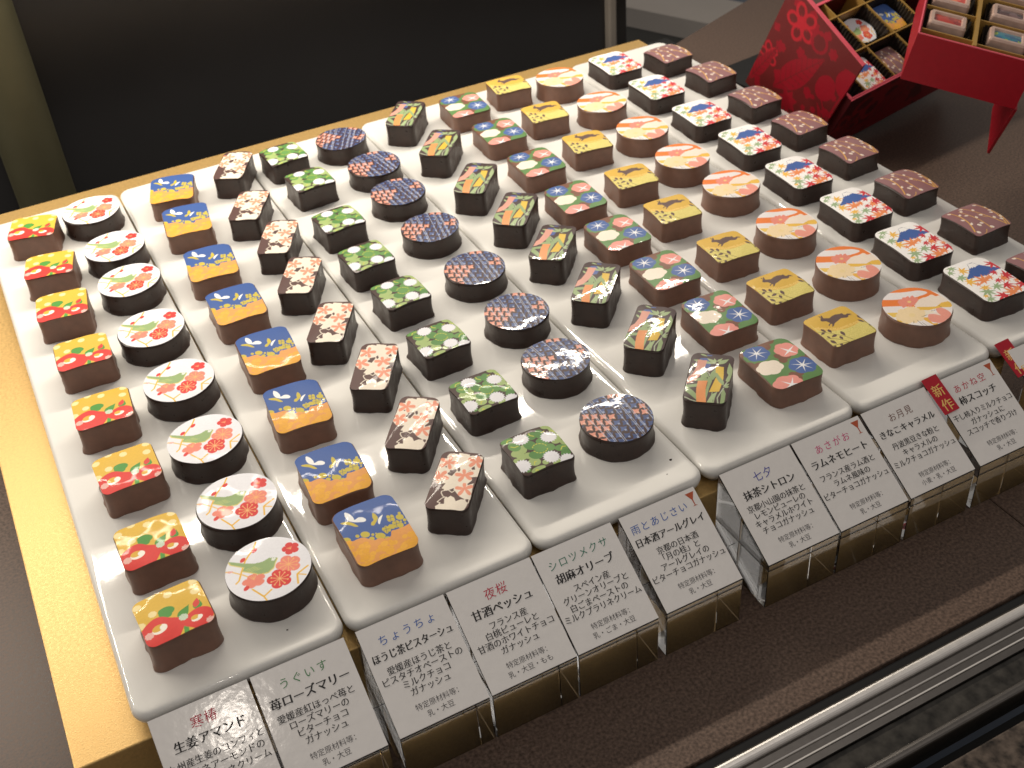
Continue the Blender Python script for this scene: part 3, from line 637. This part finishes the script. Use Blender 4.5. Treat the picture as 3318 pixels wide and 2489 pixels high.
def print_mesh(kind, v):
    k = KD[kind]; s = .992; hx, hy, h, r = k['w'] / 2 * s, k['l'] / 2 * s, k['h'], k['r'] * s
    rows = outline_w(kind, hx, hy, r); nc = 128 if not k['round'] else 150
    if k['w'] < .02: nc = 96
    U = np.linspace(-1, 1, nc); V = []; 
    for y, w in rows:
        for u in U: V.append((u * w, y))
    V = np.array(V); wob = 1 + .006 * np.sin(3 * np.arctan2(V[:, 1], V[:, 0]) + v)
    Z = np.array([h + dome(kind, x, y, hx, hy, v) for x, y in V]) + .00006
    nr = len(rows); idx = np.arange(nr * nc).reshape(nr, nc)
    Fc = np.stack([idx[:-1, :-1], idx[:-1, 1:], idx[1:, 1:], idx[1:, :-1]], -1).reshape(-1, 4)
    me = bpy.data.meshes.new('printed_top')
    me.vertices.add(len(V)); me.vertices.foreach_set('co', np.c_[V * wob[:, None], Z].astype(np.float32).ravel())
    me.loops.add(Fc.size); me.loops.foreach_set('vertex_index', Fc.astype(np.int32).ravel())
    me.polygons.add(len(Fc)); me.polygons.foreach_set('loop_start', np.arange(0, Fc.size, 4, dtype=np.int32))
    me.update(calc_edges=True)
    me.polygons.foreach_set('use_smooth', [True] * len(Fc))
    a = V[:, 0] / (2 * hx) + .5; b_ = (.5 - V[:, 1] / (2 * hy)) * CV[kind].asp
    colr = CV[kind].sample(a, b_)
    at = me.color_attributes.new('print', 'FLOAT_COLOR', 'POINT')
    at.data.foreach_set('color', np.c_[(colr * .92 + colr.mean(1, keepdims=True) * .06 + .004), np.ones(len(V))].astype(np.float32).ravel())  # print greyed and lifted slightly: the film's glossy veil put into the colour
    return me

CV = {}; PROTO = {}; BODY = {}; PRINT = {}
for kd, k in KD.items():
    CV[kd] = k['fn']()
    BODY[kd] = [body_mesh(kd, v) for v in range(3)]
    PRINT[kd] = [print_mesh(kd, v) for v in range(3)]
    for me in BODY[kd]: me.materials.append(M[k['ch']])
    for me in PRINT[kd]: me.materials.append(M['print_gloss' if k.get('gloss') else 'print'])

def make_choc(kd, loc, rz, v, label, group):
    k = KD[kd]
    if kd not in PROTO:
        t = empty(k['nm'], loc, label, 'chocolate', group, rz)
        bo = bpy.data.objects.new('body', BODY[kd][v]); COL.objects.link(bo); bo.parent = t
        pr = bpy.data.objects.new('printed_top', PRINT[kd][v]); COL.objects.link(pr); pr.parent = t
        PROTO[kd] = (t, bo, pr); return t
    t0, b0, p0 = PROTO[kd]
    t = t0.copy(); COL.objects.link(t); t.location = loc; t.rotation_euler = (0, 0, rz); t.scale = (1, 1, 1)
    bo = b0.copy(); bo.data = BODY[kd][v]; COL.objects.link(bo); bo.parent = t
    pr = p0.copy(); pr.data = PRINT[kd][v]; COL.objects.link(pr); pr.parent = t
    return tag(t, label, 'chocolate', group)

# positions (mm, plate top plane), from the back of each row to the front
POS = {
 'A': [(28.3, 379.1, -16), (29.5, 327.8, -12), (28.2, 280.2, -8), (29.6, 229.1, -3), (28.8, 175.8, -4), (29.5, 125.8, 1), (28.4, 74.6, 1), (26.6, 30.9, 3)],
 'B': [(63.9, 384.8, 2), (66.9, 331.7, 0), (66.2, 288.9, -2), (65.8, 234.4, 0), (66.8, 181.2, 0), (66.0, 130.1, 2), (66.8, 81.3, -1), (66.3, 36.3, 0)],
 'C': [(114.4, 382.3, -15), (112.2, 337.5, -8), (111.0, 280.6, -6), (111.1, 231.3, -2), (112.8, 180.5, -3), (110.9, 129.7, -5), (109.1, 76.5, -3), (111.9, 33.6, 0)],
 'D': [(156.3, 387.6, -29), (149.3, 330.0, -29), (152.4, 283.7, -28), (149.7, 236.7, -30), (148.3, 184.5, -31), (153.4, 136.5, -32), (152.3, 86.9, -36), (152.3, 41.7, -38)],
 'E': [(189.2, 384.6, 5), (192.1, 341.3, 4), (189.6, 283.3, 4), (188.2, 235.4, 4), (190.1, 190.7, 4), (189.6, 141.0, 3), (190.0, 90.6, 2), (191.8, 40.9, 0)],
 'F': [(230.8, 388.4, -25), (235.5, 340.9, 10), (233.8, 298.1, 8), (233.2, 247.8, -8), (235.7, 193.6, 0), (235.5, 143.9, -5), (232.9, 97.1, 5), (234.5, 43.3, 0)],
 'G': [(279.4, 390.2, -38), (280.8, 336.2, -39), (278.6, 279.5, -40), (281.4, 232.1, -41), (281.6, 187.2, -42), (280.8, 139.3, -43), (282.4, 89.5, -45), (283.7, 41.1, -42)],
 'H': [(321.8, 386.9, -3), (323.4, 336.1, -2), (322.8, 283.4, -1), (320.8, 230.9, -1), (320.4, 182.3, 0), (321.0, 134.8, -1), (321.6, 86.2, -2), (321.6, 36.4, -2)],
 'I': [(361.0, 395.7, -6), (360.7, 341.5, -6), (361.9, 287.0, -7), (360.4, 231.7, -7), (359.0, 184.8, -4), (361.0, 133.8, -3), (360.4, 87.3, -1), (362.6, 43.6, 0)],
 'J': [(397.0, 385.6, 3), (400.3, 332.7, 0), (401.4, 283.4, -3), (400.4, 235.8, 0), (404.3, 190.4, 2), (402.5, 135.8, 0), (403.6, 85.5, -2), (405.3, 36.4, 0)],
 'K': [(443.3, 385.7, 0), (445.0, 333.5, -1), (446.6, 281.6, -2), (448.8, 232.1, -2), (447.0, 181.0, -2), (448.5, 131.8, -2), (447.3, 84.2, -2), (451.8, 37.6, -2)],
 'L': [(484.0, 377.9, 4), (490.5, 333.1, 4), (490.3, 281.8, 4), (489.6, 233.7, 3), (490.3, 187.2, 3), (489.2, 135.4, 2), (491.6, 83.6, 1), (485.9, 31.5, 0)],
}
ORD = ['frontmost', 'second from the front', 'third from the front', 'fourth from the front', 'fourth from the back', 'third from the back', 'second from the back', 'backmost']
for kd, rows in POS.items():
    for i, (x, y, a) in enumerate(rows):
        lab = '%s, %s of its row' % (KD[kd]['what'], ORD[7 - i])
        make_choc(kd, (x / 1000, y / 1000, 0.0), R(a), (i * 2 + ord(kd)) % 3, lab, KD[kd]['g'] + ' in a row')

# ------------------------------------------------------------------ flavour cards
TXT = []
def text_job(s, size, bold=0.0, space=1.0):
    cu = bpy.data.curves.new('lettering', 'FONT'); cu.body = s; cu.size = 1.0; cu.align_x = 'CENTER'; cu.align_y = 'CENTER'
    cu.space_character = space; cu.resolution_u = 3
    o = bpy.data.objects.new('lettering', cu); COL.objects.link(o)
    return o
JOBS = []
def lettering(owner, name, lines, material):
    """lines: (text, x, y, size, bold, space, shear, maxw, angle)"""
    JOBS.append((owner, name, [(text_job(l[0], l[3], l[4], l[5]),) + tuple(l) for l in lines], material))
def flush():
    bpy.context.view_layer.update()
    dg = bpy.context.evaluated_depsgraph_get()
    for owner, name, lines, material in JOBS:
        V = []; Fc = []
        for o, s, x, y, size, bold, space, shear, maxw, tilt in lines:
            me = o.evaluated_get(dg).to_mesh()
            co = np.array([v.co[:2] for v in me.vertices]).reshape(-1, 2)
            if not len(co): continue
            mid = (co.max(0) + co.min(0)) / 2; ex = co.max(0) - co.min(0)
            sx = size if not maxw else min(size, maxw / max(ex[0], 1e-6))
            co[:, 0] -= mid[0]; co[:, 1] -= .36 if '\n' not in s else mid[1]
            co[:, 1] += .36 - mid[1] if abs(mid[1]) > .6 else 0
            co = np.c_[(co[:, 0] + shear * co[:, 1]) * sx, co[:, 1] * size]
            t = R(tilt); co = np.c_[co[:, 0] * math.cos(t) - co[:, 1] * math.sin(t), co[:, 0] * math.sin(t) + co[:, 1] * math.cos(t)]
            for q in ((0,) if bold <= 0.01 else (-bold, 0, bold)):
                n0 = len(V); V += [(x + a + q * size, y + b_, (q / bold if bold > .01 else 0) * .00001) for a, b_ in co]
                Fc += [[n0 + i for i in p.vertices] for p in me.polygons]
            o.evaluated_get(dg).to_mesh_clear()
        lo = link(name, mesh(name, V, Fc), material, owner); lo.location = (0, 0, lo_z(name))
    for owner, name, lines, material in JOBS:
        for l in lines:
            cu = l[0].data; bpy.data.objects.remove(l[0]); bpy.data.curves.remove(cu)
    JOBS.clear()
def lo_z(name): return 0.00028

TH = R(30.8); CWD, CHT = .0384, .0446
YT, ZT = -.0021, 0.0
YB, ZB = YT - CHT * math.cos(TH), ZT - CHT * math.sin(TH)
BLUE = lin((40, 92, 176)); RED = lin((190, 30, 62)); GRN = lin((60, 130, 74))
def ink(name, c): return mat(name, c, .6, noise=.06, nscale=900)
INKS = {'red': ink('red_ink', RED), 'green': ink('green_ink', GRN), 'teal': ink('teal_ink', lin((40, 118, 96))), 'blue': ink('blue_ink', BLUE), 'violet': ink('violet_ink', lin((58, 62, 160))), 'pink': ink('pink_ink', lin((206, 62, 124))), 'brown': ink('brown_ink', lin((110, 72, 60)))}
AL = '特定原材料等：'
CARDS = [
 (.0238, '寒椿', 'red', '生姜アマンド', ['九州産生姜のコンフィと', 'プラリネアーモンドの', 'ミルクプラリネクリーム'], None, 0, 'cut off at lower left, red title over three lines'),
 (.0630, 'うぐいす', 'green', '苺ローズマリー', ['愛媛産紅ほっぺ苺と', 'ローズマリーの', 'ビターチョコ', 'ガナッシュ'], '乳・大豆', 0, 'with pale green title below the bird chocolates'),
 (.1059, 'ちょうちょ', 'blue', 'ほうじ茶ピスターシュ', ['愛媛産ほうじ茶と', 'ピスタチオペーストの', 'ミルクチョコ', 'ガナッシュ'], '乳・大豆', 0, 'with bright blue title below the butterfly chocolates'),
 (.1452, '夜桜', 'red', '甘酒ペッシュ', ['フランス産', '白桃ピューレと', '甘酒のホワイトチョコ', 'ガナッシュ'], '乳・大豆・もも', 0, 'with short crimson title below the cherry blossom bars'),
 (.1840, 'シロツメクサ', 'teal', '胡麻オリーブ', ['スペイン産', 'グリーンオリーブと', '白ごまペーストの', 'ミルクプラリネクリーム'], '乳・ごま・大豆', 0, 'with teal green title below the clover chocolates'),
 (.2262, '雨とあじさい', 'blue', '日本酒アールグレイ', ['京都の日本酒', '「月の桂」と', 'アールグレイの', 'ビターチョコガナッシュ'], '乳・大豆', 1, 'with blue title and copper cocktail glass'),
 (.2780, '七夕', 'violet', '抹茶シトロン', ['京都小山園の抹茶と', 'レモンピューレの', 'キャラメルホワイト', 'チョコガナッシュ'], '乳・大豆', 0, 'with short violet title below the bamboo chocolates'),
 (.3172, 'あさがお', 'pink', 'ラムネモヒート', ['フランス産ラム酒と', 'ラムネ風味の', 'ビターチョコガナッシュ'], '乳・大豆', 1, 'with pink title and copper cocktail glass'),
 (.3570, 'お月見', 'brown', 'きなこキャラメル', ['丹波黒豆きな粉と', 'キャラメルの', 'ミルクチョコガナッシュ'], '小麦・乳・大豆', 0, 'with brown title below the rabbit chocolates'),
 (.3984, 'あかね空', 'red', '柿スコッチ', ['干し柿入りミルクチョコ', 'ガナッシュに', 'スコッチで香りづけ'], '乳・大豆', 1, 'with red title, cocktail glass and red tag'),
 (.4482, None, None, None, [], None, 0, 'cut off at the right edge, with red tag'),
]
def block_mesh(parent):
    hw = CWD / 2 - .0001
    pts = [(YT + .0003, CZ + .0004), (YT + .0003, ZT - .0003), (YB, ZB - .0003), (YB, CZ + .0004)]
    pts = [(p - YT, q - CZ) for p, q in pts]
    return MB().prism(pts, 'x', -hw, hw).build('acrylic_block', M['acrylic'], parent, bevel=.00025, seg=1)
for cx, title, tc_, name, body, al, glass, desc in CARDS:
    st = empty('flavour_card_stand', (cx, YT, CZ), 'white card on acrylic block %s' % desc, 'card stand', 'flavour cards along the front of the plates')
    block_mesh(st)
    cm = MB().box(-CWD / 2 + .0002, CWD / 2 - .0002, -CHT + .0002, -.0002, 0, .00025)
    card = cm.build('card', M['card'], st)
    card.location = (0, 0, ZT - CZ + .00005)
    card.rotation_euler = (TH, 0, 0)
    W = CWD
    if title:
        fs = .0050 if len(title) <= 2 else .0044
        sp = {2: 1.12, 3: 1.2, 4: 1.35, 5: 1.35, 6: 1.22}[len(title)]
        xo = (-.0022 if len(title) > 4 else 0) if glass else 0
        if cx > .39: xo = .0012
        lettering(card, 'title_lettering', [(title, xo, -CHT * .13, fs, -.006, sp, .10, W * (.74 if glass else .80), 2)], INKS[tc_])
        n = len(body); dy = .0036 if n == 4 else .0041
        nf = .0046 if len(name) < 8 else .0041
        lettering(card, 'name_lettering', [(name, .0018 if cx > .39 else 0, -CHT * .275, nf, .030, 1.0, .06, W * .88, 0)], M['ink'])
        y0 = -CHT * (.415 if n == 4 else .43)
        lettering(card, 'description_lettering', [(s, 0, y0 - dy * i, .0035, .013, .97, 0, W * .93, 0) for i, s in enumerate(body)], M['ink'])
        if al:
            lettering(card, 'allergen_lettering', [(AL, 0, -CHT * .80, .0029, -.004, .97, 0, W * .6, 0), (al, 0, -CHT * .885, .0029, -.004, .97, 0, W * .6, 0)], M['greyink'])
        if glass:
            gx, gy = W * .41, -CHT * .045
            g = MB()
            g.add([(gx - .0022, gy, 0), (gx + .0022, gy, 0), (gx + .0003, gy - .0033, 0), (gx - .0003, gy - .0033, 0), (gx + .00022, gy - .0058, 0), (gx - .00022, gy - .0058, 0), (gx - .0013, gy - .0062, 0), (gx + .0013, gy - .0062, 0)],
                  [(3, 2, 1, 0), (5, 4, 2, 3), (6, 7, 4, 5)])
            go = g.build('cocktail_glass_icon', M['copper'], card); go.location = (0, 0, .00028)
for cx, dx, dyy, tilt, lab in ((.3984, -.0178, .0022, -6, 'red tag with gold writing over the card with the red title'), (.4482, -.0186, .0050, -6, 'red tag with gold writing at the right edge over the plate rim')):
    tg = empty('new_item_tag', (cx + dx, YT + dyy, ZT + .0022), lab, 'tag', 'red tags on the flavour cards')
    tg.rotation_euler = (TH - R(2), 0, 0)
    tb = MB().box(-.0045, .0045, -.0195, 0, 0, .0004).build('tag_board', M['redtag'], tg)
    tb.rotation_euler = (0, 0, R(2))
    lettering(tb, 'gold_lettering', [('新', 0, -.0058, .0066, .012, 1, 0, 0, 0), ('作', 0, -.0136, .0066, .012, 1, 0, 0, 0)], M['tagink'])
def lo_z(name): return 0.00043 if name == 'gold_lettering' else 0.00030
flush()

# ------------------------------------------------------------------ gift box at the back right
EB = ((0.98383642, 0.17432461, 0.04094909), (-0.17361902, 0.87262402, 0.45649069), (0.04384441, -0.45622171, 0.88878536))
P0 = Vector((0.59325692, 0.29257436, 0.01837926))
UB = ((0.67391062, -0.71012148, -0.20389204), (0.73556368, 0.67074475, 0.09511858), (0.06921377, -0.21407700, 0.97436158))
P1 = Vector((0.5331592, 0.1871331, 0.0755828))
def frame(o, B, P):
    mm = Matrix.Identity(4)
    for i in range(3):
        for j in range(3): mm[i][j] = B[j][i]
        mm[i][3] = P[i]
    o.matrix_world = mm
def floral_panel(name, W, H, parent, dark, seed, poly=None):
    """grid in the y-z plane with a woven flower pattern; returns object"""
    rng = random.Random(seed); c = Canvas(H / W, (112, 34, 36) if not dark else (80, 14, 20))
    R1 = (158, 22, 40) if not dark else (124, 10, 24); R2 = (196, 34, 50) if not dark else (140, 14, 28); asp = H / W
    bgc = (112, 34, 36) if not dark else (80, 14, 20)
    for k in range(40):
        x, y = rng.uniform(0, 1), rng.uniform(0, asp); c.flower(x, y, rng.uniform(.025, .06), R1, n=rng.choice((4, 5, 6)), rot=rng.uniform(0, 90), dip=.4)
    def fl(x, y, r, n=5):
        for k in range(n):
            a = R(360 / n * k + 20); q = (x + r * .6 * math.cos(a), y + r * .6 * math.sin(a)); c.ell(q[0], q[1], r * .46, r * .38, R2, 360 / n * k + 20); c.ell(q[0], q[1], r * .28, r * .22, bgc, 360 / n * k + 20)
        c.star(x, y, r * .5, R2, 8, 10, .3)
    def lf(p, q, w):
        c.leaf(p, q, w, R1); c.line([p, q], .008, bgc)
        p = np.array(p); q = np.array(q); d = q - p; nn = np.array([-d[1], d[0]]) / np.hypot(*d)
        for t in np.linspace(.15, .85, 8):
            c.line([p + d * t, p + d * (t + .1) + nn * w * .4], .006, bgc); c.line([p + d * t, p + d * (t + .1) - nn * w * .4], .006, bgc)
    fl(.27, .18 * asp, .18); fl(.10, .62 * asp, .12); c.ring(.52, .17 * asp, .09, .03, R1)
    lf((.30, .82 * asp), (.66, .22 * asp), .26); lf((.02, .95 * asp), (.16, .5 * asp), .14)
    c.ell(.80, .42 * asp, .11, .14, R1, 10); c.ell(.98, .24 * asp, .14, .15, R1, 0); c.line([(.82, .52 * asp), (.92, .60 * asp), (1.02, .50 * asp)], .014, R1); c.line([(.98, .35 * asp), (.97, .72 * asp)], .014, R1)
    for x, y, r in ((.52, .80, .13), (.82, .86, .13), (.66, .93, .08), (.40, .95, .10), (.95, .95, .09)):
        for k in range(7): a = R(51 * k + 30 * x); c.leaf((x, y * asp), (x + r * math.cos(a), y * asp + r * math.sin(a)), r * .55, R1)
    for k in range(6): c.line([(.80 + .02 * k, (.58 + .02 * k) * asp), (.90 + .015 * k, (.62 + .025 * k) * asp)], .012, R1)
    n1, n2 = 110, int(110 * asp) + 2
    A_, B_ = np.meshgrid(np.linspace(0, 1, n1), np.linspace(0, 1, n2)); A_ = A_.ravel(); B_ = B_.ravel()
    col = c.sample(A_, B_ * asp)
    Q = [np.array(q) for q in poly]                        # TL, TR, BR, BL corners (x,y,z)
    V = ((1 - B_)[:, None] * ((1 - A_)[:, None] * Q[0] + A_[:, None] * Q[1]) + B_[:, None] * ((1 - A_)[:, None] * Q[3] + A_[:, None] * Q[2]))
    idx = np.arange(n1 * n2).reshape(n2, n1)
    Fc = np.stack([idx[:-1, :-1], idx[1:, :-1], idx[1:, 1:], idx[:-1, 1:]], -1).reshape(-1, 4)
    me = mesh(name, V, Fc)
    at = me.color_attributes.new('print', 'FLOAT_COLOR', 'POINT')
    at.data.foreach_set('color', np.c_[col, np.ones(len(V))].astype(np.float32).ravel())
    return link(name, me, M['floral'], parent)

gb = empty('gift_box', P0, 'red floral two tier gift box opened to show chocolates in gold divided trays', 'gift box')
frame(gb, EB, P0)
# lower tray, in its own tilted frame (millimetres)
def mmb(b, x0, x1, y0, y1, z0, z1): return b.box(x0 / 1000, x1 / 1000, y0 / 1000, y1 / 1000, z0 / 1000, z1 / 1000)
X0, X1, Y0, Y1, DP = -47, 96, -33, 45, 56
lt = MB(); mmb(lt, X0, X1, Y0 + .1, Y0 + 2.2, -DP, -.6); mmb(lt, X0, X1, Y1, Y1 + 2, -DP, -.6); mmb(lt, X0, X0 + 2, Y0 + 2.2, Y1, -DP, -.6); mmb(lt, X1 - 2, X1, Y0 + 2.2, Y1, -DP, -.6); mmb(lt, X0 + 2, X1 - 2, Y0 + 2.2, Y1, -30, -28)
low = lt.build('lower_tray', M['shaded_red'], gb)
rm = MB(); mmb(rm, X0, X1, Y0, Y0 + 1.0, -.6, .5); mmb(rm, X0 + .2, X1, Y0 + 1.5, Y0 + 2.4, -.6, .4); mmb(rm, X0, X0 + 2, Y0 + 2.4, Y1, -.6, .5); mmb(rm, X0, X1, Y1, Y1 + 2, -.6, .5)
rm.build('tray_rim', M['rim'], low)
dv = MB()
for x in (-30, 1, 32.3, 62): mmb(dv, x - .5, x + .5, Y0 + 2.5, Y1, -24, 0)
for y in (-.5, 31): mmb(dv, X0 + 2, X1 - 2, y - .5, y + .5, -24, .3)
dv.build('divider', M['goldcard'], low)
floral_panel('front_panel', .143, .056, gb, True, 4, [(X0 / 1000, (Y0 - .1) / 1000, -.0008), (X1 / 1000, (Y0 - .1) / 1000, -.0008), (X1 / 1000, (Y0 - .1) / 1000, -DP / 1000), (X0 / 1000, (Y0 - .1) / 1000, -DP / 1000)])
# tall patterned side panel
sp = MB(); sp.prism([(-.027, -.058), (-.027, .029), (.048, .0365), (.0455, -.056)], 'x', -.0498, -.0478)
side = sp.build('side_panel', M['redbox'], gb)
floral_panel('floral_cover', .075, .088, side, False, 9, [(-.0500, .048, .0365), (-.0500, -.027, .029), (-.0500, -.027, -.058), (-.0500, .0455, -.056)])
ed = MB(); ed.prism([(-.0271, .0290), (-.0271, .0302), (.0481, .0378), (.0481, .0366)], 'x', -.0502, -.0476); ed.build('panel_edge', M['rim'], side)
sb = MB(); sb.box(.0, .085, .0, .055, -.085, -.0565); 
# upper tray, turned and lifted over the lower one
up = bpy.data.objects.new('upper_tray', None); COL.objects.link(up); up.empty_display_size = .01
up.parent = gb
def upw():
    mm = Matrix.Identity(4)
    for i in range(3):
        for j in range(3): mm[i][j] = UB[j][i]
        mm[i][3] = P1[i]
    return mm
gbm = Matrix.Identity(4)
for i in range(3):
    for j in range(3): gbm[i][j] = EB[j][i]
    gbm[i][3] = P0[i]
UPL = gbm.inverted() @ upw()
bpy.data.objects.remove(up)
UM = upw()
def upart(b, name, material, parent=gb, **kw):
    o = b.build(name, material, parent, **kw)
    o.matrix_local = UPL if parent is gb else Matrix.Identity(4)
    return o
UX, UY, UH = 70, 96, 31.4
ut = MB(); mmb(ut, 0, UX, 0, 1.6, -UH, -.4); mmb(ut, 0, 1.6, 1.6, UY, -UH, -.4); mmb(ut, UX - 1.6, UX, 1.6, UY, -UH, -.4); mmb(ut, 1.6, UX - 1.6, UY - 1.6, UY, -UH, -.4); mmb(ut, 1.6, UX - 1.6, 1.6, UY - 1.6, -UH, -UH + 1.5); mmb(ut, 1.6, UX - 1.6, 1.6, UY - 1.6, -21, -20)
upper = upart(ut, 'upper_tray', M['redbox'])
ur = MB(); mmb(ur, 0, UX, -.05, .7, -.4, .2); mmb(ur, -.05, .8, .7, UY, -.4, .2); mmb(ur, UX - 1.6, UX, .7, UY, -.4, .2)
upart(ur, 'tray_rim', M['rim'], upper)
ud = MB(); mmb(ud, 32.2, 34.4, 1.8, UY - 2, -18, .3)
for y in (8.5, 39.5, 70): mmb(ud, 2, 32.2, y - .45, y + .45, -18, -.6)
for y in (6.2, 37.5, 69): mmb(ud, 34.4, UX - 2, y - .45, y + .45, -18, -.6)
upart(ud, 'divider', M['goldcard'], upper)
hp = MB(); hp.prism([(.0, -.0314), (.0192, -.0762), (.075, -.0762), (.095, -.0314)], 'x', .0698, .0714)
upart(hp, 'hanging_flap', M['redbox'])
# dark riser carrying the tilted box
rz = MB(); rz.prism([(0.585, .33), (0.72, .35), (0.70, .46), (.57, .44)], 'z', CZ, CZ + .004)
tag(rz.build('riser_base', M['black']), 'flat black base under the red gift box', 'base')

# crinkled dark paper cups and the sweets in them
def cup_mesh(w, l, h):
    n = 72; rings = []
    for z, s in ((0, .86), (h * .5, .93), (h, 1.0)):
        rg = []
        for i in range(n):
            a = 2 * math.pi * i / n; ca, sa = math.cos(a), math.sin(a); q = (abs(ca) ** 8 + abs(sa) ** 8) ** (-1 / 8)
            k = s * (1 + (.035 if i % 2 else -.035) * (z / h)); rg.append((w * q * ca * k, l * q * sa * k, z + (.0009 if i % 2 and z == h else 0)))
        rings.append(rg)
    V, Fc = loft(rings, True, False); return mesh('paper_cup', V, Fc)
CUPH = .0235
cupm = cup_mesh(.0143, .0146, .0235); cupm.materials.append(M['cup'])
cup0 = None
def put(o, B, P, x, y, z, rz_=0, s=1.0):
    mm = Matrix.Identity(4)
    for i in range(3):
        for j in range(3): mm[i][j] = B[j][i]
        mm[i][3] = P[i]
    o.matrix_world = mm @ Matrix.Translation((x / 1000, y / 1000, z / 1000)) @ Matrix.Rotation(rz_, 4, 'Z') @ Matrix.Scale(s, 4)
def add_cup(B, P, x, y, z, sx, sy, lab):
    global cup0
    if cup0 is None:
        cup0 = bpy.data.objects.new('paper_cup', cupm); COL.objects.link(cup0); o = cup0
    else:
        o = cup0.copy(); COL.objects.link(o)
    put(o, B, P, x, y, z); o.scale = (sx, sy, 1)
    return tag(o, lab, 'paper cup', 'dark crinkled paper cups in the gift box')
LOW = [('K', -14.5, -17.5, 0, 'mountain chocolate half hidden by the floral side panel'), ('L', 16.5, -16, 0, 'willow chocolate in the front row of the lower tray'),
       ('B', 16.0, 16.5, 20, 'bird chocolate in the second row of the lower tray'), ('C', 47, 15.5, 0, 'butterfly chocolate in deep shadow in the lower tray'), ('F', -38.5, -19, 0, 'hydrangea chocolate in the front corner of the lower tray')]
for kd, x, y, a, lab in LOW:
    if kd != 'F': add_cup(EB, P0, x, y, -24.5, 1.0, 1.0, 'dark paper cup around the ' + lab)
    o = make_choc(kd, (0, 0, 0), 0, 1, lab, KD[kd]['g'] + ' in the gift box')
    put(o, EB, P0, x, y, -17.5 if kd != 'K' else -13.0, R(a), .4 if kd == 'F' else .76 if kd in 'BCK' else .84)
for x, y, sx, lab in ((-38.5, -16.5, .5, 'dark paper cup in the narrow front corner cell of the lower tray'), (-14.5, 15, 1.0, 'dark paper cup behind the floral side panel'), (47, -16.5, 1.0, 'dark paper cup under the edge of the upper tray')):
    add_cup(EB, P0, x, y, -24.5, sx, 1.0, lab)
# glazed sweets in the upper tray
def glaze_canvas(cols, seed):
    rng = random.Random(seed); c = Canvas(.62, cols[0])
    for k in range(26): c.flower(rng.uniform(0, 1), rng.uniform(0, .62), rng.uniform(.05, .16), rng.choice(cols), n=3, rot=rng.uniform(0, 120), dip=.4)
    return c
GL = [(15.8, 24.5, [(176, 50, 36), (200, 80, 54), (150, 34, 26)], 'red glazed chocolate at the left of the upper tray'), (16, 55, [(226, 96, 70), (240, 130, 100), (210, 70, 54)], 'coral glazed chocolate cut by the top edge'),
      (52, 22.5, [(40, 120, 140), (30, 90, 130), (150, 180, 50)], 'teal glazed chocolate at the right of the upper tray'), (52, 53, [(90, 60, 60), (120, 90, 90), (70, 44, 44)], 'dark brown glazed chocolate behind the teal one'),
      (52, 83, [(232, 196, 40), (244, 220, 90), (200, 170, 30)], 'yellow glazed chocolate at the top right corner')]
M['glaze'] = mat('glaze_centre', (1, 1, 1), .06, attr='print', coat=1, coat_rough=.02, bump=.0003, bscale=190)
fr0 = None
for i, (x, y, cols, lab) in enumerate(GL):
    oc = add_cup(UB, P1, x, y, -19.5, 1.0, .97, 'dark paper cup around the ' + lab); oc.scale[2] = .72
    t = empty('glazed_chocolate', (0, 0, 0), lab, 'chocolate', 'glazed chocolates in the upper tray')
    if fr0 is None:
        rg = []
        for d, z in ((0, 0), (.0004, .002), (.0, .0120), (-.0008, .0132), (-.0026, .0132), (-.0034, .0118)):
            rg.append([(a, b_, z) for a, b_ in rrect(.0112 + d, .0082 + d, max(.0018 + d * .4, .0005), 5)])
        V, Fc = loft(rg, True, False); fr0 = mesh('shell', V, Fc); fr0.materials.append(M['frame'])
    fo = bpy.data.objects.new('shell', fr0); COL.objects.link(fo); fo.parent = t
    c = glaze_canvas(cols, i); n1, n2 = 40, 26
    A_, B_ = np.meshgrid(np.linspace(0, 1, n1), np.linspace(0, 1, n2)); A_ = A_.ravel(); B_ = B_.ravel()
    V = np.c_[(A_ - .5) * .0164, (.5 - B_) * .0104, .0119 + .0006 * (1 - (2 * A_ - 1) ** 2) * (1 - (2 * B_ - 1) ** 2)]
    idx = np.arange(n1 * n2).reshape(n2, n1); Fc = np.stack([idx[:-1, :-1], idx[1:, :-1], idx[1:, 1:], idx[:-1, 1:]], -1).reshape(-1, 4)
    me = mesh('glaze', V, Fc, True); at = me.color_attributes.new('print', 'FLOAT_COLOR', 'POINT')
    at.data.foreach_set('color', np.c_[c.sample(A_, B_ * .62), np.ones(len(V))].astype(np.float32).ravel())
    link('glaze', me, M['glaze'], t)
    put(t, UB, P1, x, y, -12.0, 0)

# ------------------------------------------------------------------ crumbs
CR = [(.2465, .0170, .0007, 'dark chocolate crumb on the plate front below the last hydrangea chocolate'), (.0640, .0125, .0004, 'tiny crumb near the front rim of the plate with the bird chocolates'), (.2400, .0100, .00035, 'tiniest crumb near the front rim of the hydrangea plate')]
for x, y, r, lab in CR:
    rg = [[(r * q * (1 + .25 * math.sin(3 * a + q)) * math.cos(a), r * q * .8 * math.sin(a), z * r) for a in np.linspace(0, 2 * math.pi, 12, endpoint=False)] for q, z in ((.9, 0), (1, .35), (.7, .8), (.2, 1.0))]
    V, Fc = loft(rg); o = link('chocolate_crumb', mesh('crumb', V, Fc, True), M['dark']); o.location = (x, y, .00002)
    tag(o, lab, 'crumb')
